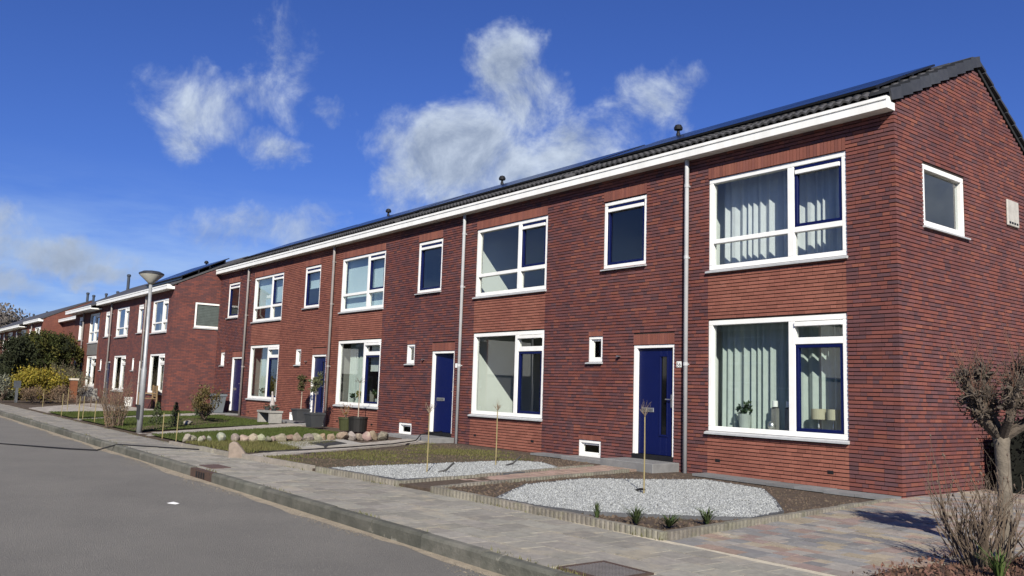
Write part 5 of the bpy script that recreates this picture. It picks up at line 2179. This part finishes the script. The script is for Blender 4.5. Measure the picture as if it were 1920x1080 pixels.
# bushes by the hedge
YEL = M('yellow_leaf', (.27, .20, .022), (.17, .16, .025), rough=.7, scale=4, tint='island', tvar=.4, trans=.25)
bush((-37.0, -5.0, .15), 1.05, 1.40, YEL, 'broad yellow leaved shrub before the conifer hedge', 8500, 100, .05, 14)
BRN = M('brown_foliage', (.17, .115, .075), (.12, .085, .055), rough=.9, scale=4, tint='island', tvar=.4, trans=.2)
bush((-35.2, -5.45, .14), .62, .70, BRN, 'low brown heather below the yellow shrub', 1500, 101, .03, 10)
bush((-35.4, -4.35, .15), .60, .70, BRN, 'brown withered planting right of the yellow shrub', 1500, 102, .03, 10)
r = random.Random(103)
for i, (x, y, h, lb) in enumerate(((-37.4, -4.0, 1.8, 'twiggy olive shrub before the panelled house'), (-37.2, -3.4, 1.5, 'sparse twiggy shrub beside the rusty post'))):
    e = empty('twiggy_shrub', (x, y, .15))
    q = MB()
    for k in range(46):
        a = r.uniform(0, 6.28)
        branches(q, (math.cos(a) * .15, math.sin(a) * .15, 0), (math.cos(a) * .35, math.sin(a) * .35, 1), h * .5, .010, 2, r, .4, 2, up=.3, sides=3)
    q.build('stem', TWIGP, e)
    leaf_cloud(900, clumpy((0, 0, h * .6), (.55, .55, h * .42), 18, 104 + i, .2), .035, 104 + i, M('olive_grey_leaf', (.10, .105, .05), (.13, .12, .07), rough=.8, tint='island', tvar=.35, trans=.2), 'foliage', e)
    tag(e, lb, 'shrub')
bush((-37.4, -6.3, .15), .62, 1.15, M('grey_green_leaf', (.155, .165, .125), (.12, .12, .085), rough=.8, tint='island', tvar=.3), 'grey green bush at the left edge by the pavement', 1500, 106, .04)
e = empty('sign_post', (-35.4, -6.05, .15))
q = MB(); q.box(-.05, .05, -.05, .05, 0, .62); q.build('post', M('post_grey', (.085, .092, .10), rough=.7), e)
q = MB(); q.box(-.05, .04, -.13, .13, .62, .92); q.build('board', M('board_grey', (.06, .066, .075), rough=.6), e)
tag(e, 'small grey post box at the left edge by the pavement', 'post')

# conifer hedge: each tree its own crown
HED = M('hedge_green', (.034, .040, .007), (.018, .024, .005), rough=.85, scale=1.4, tint='island', tvar=.5)
HEDY = M('hedge_yellow_green', (.066, .060, .009), (.030, .034, .006), rough=.85, scale=1.4, tint='island', tvar=.5)
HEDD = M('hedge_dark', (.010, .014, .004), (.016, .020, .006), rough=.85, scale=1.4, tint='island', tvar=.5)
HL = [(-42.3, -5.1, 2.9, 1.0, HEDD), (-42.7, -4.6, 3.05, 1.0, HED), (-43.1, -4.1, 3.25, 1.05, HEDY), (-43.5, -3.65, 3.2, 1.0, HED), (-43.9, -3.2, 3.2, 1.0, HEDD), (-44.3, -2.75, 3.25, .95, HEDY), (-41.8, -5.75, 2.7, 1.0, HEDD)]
HLB = ['dark conifer in the hedge behind the yellow shrub', 'mid green conifer near the left end of the hedge', 'tallest yellowish conifer in the hedge middle', 'green conifer right of the tallest in the hedge',
       'dark conifer second from the right end of the hedge', 'yellow green conifer at the right end of the hedge by the panelled house', 'dark conifer at the left end of the hedge near the pavement']
for i, (x, y, h, w_, mt) in enumerate(HL):
    e = empty('conifer', (x, y, .12))
    q = MB(); q.tube([(0, 0, 0), (0, 0, h * .8)], [.09, .03], 6); q.build('trunk', BARK, e)
    rr2 = random.Random(110 + i)
    cl = [(rr2.uniform(0, 6.28), rr2.random() ** 1.1, rr2.uniform(.6, 1)) for _ in range(120)]

    def smp(r, h=h, w_=w_, cl=cl):
        a, t, k = r.choice(cl)
        prof = min(1.0, (1 - t) * 4.0 + .25)
        rad = w_ * prof * k
        return (math.cos(a) * rad + r.gauss(0, .11), math.sin(a) * rad + r.gauss(0, .11), t * h + r.gauss(0, .13) + .05)
    leaf_cloud(8000, smp, .060, 120 + i, mt, 'crown', e)
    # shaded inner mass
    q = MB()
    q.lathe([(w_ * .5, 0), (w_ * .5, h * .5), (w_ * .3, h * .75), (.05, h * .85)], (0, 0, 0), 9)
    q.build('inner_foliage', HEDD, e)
    tag(e, lbl := HLB[i], 'conifer', 'conifers of the hedge')

# unclear black object by the gable, behind the pollard; evergreen form made up
e = empty('dark_bush', (.62, 3.15, -.03))
DK2 = M('black_leaf', (.0035, .0045, .003), (.006, .007, .004), rough=.9, scale=3, tint='island', tvar=.4)
leaf_cloud(6000, lambda r: (r.uniform(-.46, .62), r.uniform(-.85, 1.4), 1.13 * r.random() ** .8), .028, 130, DK2, 'foliage', e)
q = MB(); q.box(-.36, .55, -.7, 1.3, 0, 1.02); q.build('inner_foliage', DK2, e)
tag(e, 'unclear black object against the gable wall, shaped as a clipped evergreen', 'bush')

# wooded ridge far behind the roofs
r = random.Random(140)
WD = M('far_wood', (.125, .110, .100), (.095, .088, .085), rough=1, tint='island', tvar=.4)  # brown lightened to put distance haze into the colour
tag(leaf_cloud(26000, lambda r: (lambda a: (-260 + r.gauss(0, 6), a, 20.5 * r.random() ** .5 * (.9 + .07 * math.sin(a * .13) + .05 * math.sin(a * .37))))(r.uniform(-40, 110)), .45, 141, WD, 'far_woods'),
    'bare brown woods on the skyline behind the far roofs', 'woods', kind='stuff')
mb = MB()
pts_ = []
for k in range(36):
    yk = -42 + k * 4.3
    pts_.append((yk, 17.0 + 1.4 * math.sin(yk * .13) + .9 * math.sin(yk * .37)))
mb.prism([(-42, -1)] + pts_ + [(108.5, -1)], 'x', -275, -262)
tag(mb.build('hill', WD), kind='structure')


# ------------------------------------------------------------------ curtains, blinds and things inside the windows
def curtain(x0, x1, y, z0, z1, label, mt, pitch=.085, amp=.03, seed=1, cat='curtain', group=None):
    r = random.Random(seed)
    mb = MB()
    n = int((x1 - x0) / .0085)
    rows = 5
    ph = 0
    xs, ys = [], []
    k = 2 * math.pi / pitch
    t = 0
    for i in range(n + 1):
        x = x0 + (x1 - x0) * i / n
        t += k * (x1 - x0) / n * (1 + .35 * math.sin(x * 9 + seed))
        xs.append(x)
        ys.append(amp * (math.sin(t) + .25 * math.sin(2.3 * t + 1)))
    v = []
    for j in range(rows + 1):
        z = z0 + (z1 - z0) * j / rows
        s = 1.05 - .25 * j / rows
        for i in range(n + 1):
            v.append((xs[i], y + ys[i] * s, z))
    m_ = n + 1
    f = [(j * m_ + i, j * m_ + i + 1, (j + 1) * m_ + i + 1, (j + 1) * m_ + i) for j in range(rows) for i in range(n)]
    mb.add(v, f)
    return tag(mb.build('curtain', mt, smooth_=True), label, cat, group)


CG = 'curtains behind the windows'
curtain(-3.55, -.55, .42, .75, 2.68, 'pale pleated curtain behind the large ground floor window of the end house', CURT, .15, .04, 1, group=CG)
curtain(-3.50, -.55, .42, 3.2, 5.45, 'pale pleated curtain behind the large upper window of the end house', CURTW, .15, .04, 2, group=CG)
curtain(-2 * W - 3.42, -2 * W - 2.55, .40, .5, 2.68, 'pale drawn back curtain in the ground floor window behind the pots', CURT, .12, .03, 3, group=CG)
curtain(-3 * W - 3.42, -3 * W - 2.75, .40, .5, 2.68, 'pale curtain at the left of the far ground floor window', CURT, .12, .03, 4, group=CG)


def blind(x0, x1, z0, z1, y, label, mt=BLIND):
    mb = MB()
    mb.box(x0, x1, y, y + .008, z0, z1)
    mb.box(x0, x1, y - .012, y + .02, z0 - .03, z0)
    return tag(mb.build('roller_blind', mt), label, 'blind', 'blinds behind the upper windows')


blind(-2 * W - 3.48, -2 * W - 1.84, 3.62, 5.2, .22, 'pale blue roller blind behind the wide pane above the pots')
blind(-2 * W - 1.80, -2 * W - .85, 3.62, 5.2, .22, 'pale blue roller blind behind the opening sash above the pots')
blind(-2 * W - 6.2, -2 * W - 5.05, 4.55, 5.2, .22, 'half lowered pale blind in the narrow window above the blue door')
blind(-3 * W - 3.48, -3 * W - 1.84, 4.15, 5.2, .22, 'half lowered pale blind behind the far wide upper window')
blind(-3 * W - 1.80, -3 * W - .85, 4.15, 5.2, .22, 'half lowered pale blind in the far opening sash')
WBL = M('blind_white', (.62, .66, .64), rough=.85)
blind(-2 * W - 1.78, -2 * W - .84, 1.78, 2.66, .24, 'white lowered blind in the narrow ground floor sash behind the pots', WBL)

# inner sill boards (part of the houses) and the things on them
for h in (h1, h2, h3, h4):
    q = MB(); q.box(-3.6, -.75, .127, .37, .775, .80); q.build('inner_sill', M('inner_sill', (.55, .55, .52), rough=.5), h)
DKL = M('house_plant_leaf', (.020, .040, .016), (.03, .055, .02), rough=.5, tint='island', tvar=.4, trans=.15)
GLZ = M('grey_green_glaze', (.33, .37, .34), (.28, .31, .29), rough=.5, scale=6)


def sill_plant(x, z, r0, h, label, leafr, seed, pm=GLZ, mt=DKL):
    e = empty('house_plant', (x, .255, z))
    q = MB(); q.lathe([(r0 * .82, 0), (r0, h), (r0 * .9, h), (r0 * .88, h * .9)], (0, 0, 0), 18); q.build('pot', pm, e, smooth_=False)
    leaf_cloud(170, clumpy((0, 0, h + leafr * .55), (leafr, leafr * .7, leafr * .75), 12, seed, .1), .032, seed, mt, 'foliage', e)
    return tag(e, label, 'house plant', 'plants on the window sills')


sill_plant(-2.90, .80, .115, .25, 'bushy plant in pale grey pot on the sill of the curtained window', .17, 150)
sill_plant(-2 * W - 2.9, .80, .08, .14, 'small plant on the sill behind the pots', .12, 151)
sill_plant(-2 * W - 2.35, .80, .08, .16, 'yellowish flowering plant on the sill behind the pots', .16, 152, mt=M('yellowish_leaf', (.20, .18, .05), rough=.7, tint='island', tvar=.5))
sill_plant(-2 * W - 1.3, .80, .09, .16, 'leafy plant in the narrow sash behind the pots', .22, 153)
sill_plant(-3 * W - 2.6, .80, .10, .14, 'round dark plant on the far house sill', .18, 154)
GREYW = M('candle_wood', (.20, .20, .19), rough=.7)
for i, (x, h) in enumerate(((-2.28, .37), (-2.02, .37))):
    e = empty('candle_holder', (x, .24, .80))
    q = MB(); q.box(-.05, .05, -.04, .04, 0, h); q.build('stand', GREYW, e)
    q = MB(); q.lathe([(.055, h), (.055, h + .012), (.012, h + .02)], (0, 0, 0), 14); q.build('dish', BLACK, e)
    q = MB(); q.lathe([(.045, h + .02), (.045, h + .115), (.04, h + .12)], (0, 0, 0), 16); q.build('candle', WHITE, e)
    tag(e, ('candle on tall grey stand beside the glass ball, left of two', 'candle on tall grey stand next to the window mullion')[i], 'candle holder', 'candles on the curtained window sill')
q = MB(); q.lathe([(.02, 0), (.055, .02), (.075, .075), (.055, .13), (.02, .15)], (0, 0, 0), 16)
tag(q.build('glass_ball', METAL, loc=(-2.30, .17, .80), smooth_=True), 'shiny round ornament before the candle stands', 'ornament')
SHD = M('lamp_shade', (.55, .52, .38), (.50, .47, .34), rough=.8, trans=.3)
for i, x in enumerate((-1.48, -1.22)):
    e = empty('table_lamp', (x, .25, .80))
    q = MB(); q.lathe([(.045, 0), (.045, .012), (.010, .03), (.018, .09), (.008, .16), (.008, .24)], (0, 0, 0), 12); q.build('lamp_base', METAL, e)
    q = MB(); q.lathe([(.115 - .02 * i, .22), (.115 - .02 * i, .385)], (0, 0, 0), 20); q.build('lamp_shade', SHD, e)
    tag(e, ('small cream shaded table lamp in the sash, left of the pair', 'small cream shaded table lamp in the sash, right of the pair')[i], 'table lamp', 'table lamps on the sill')
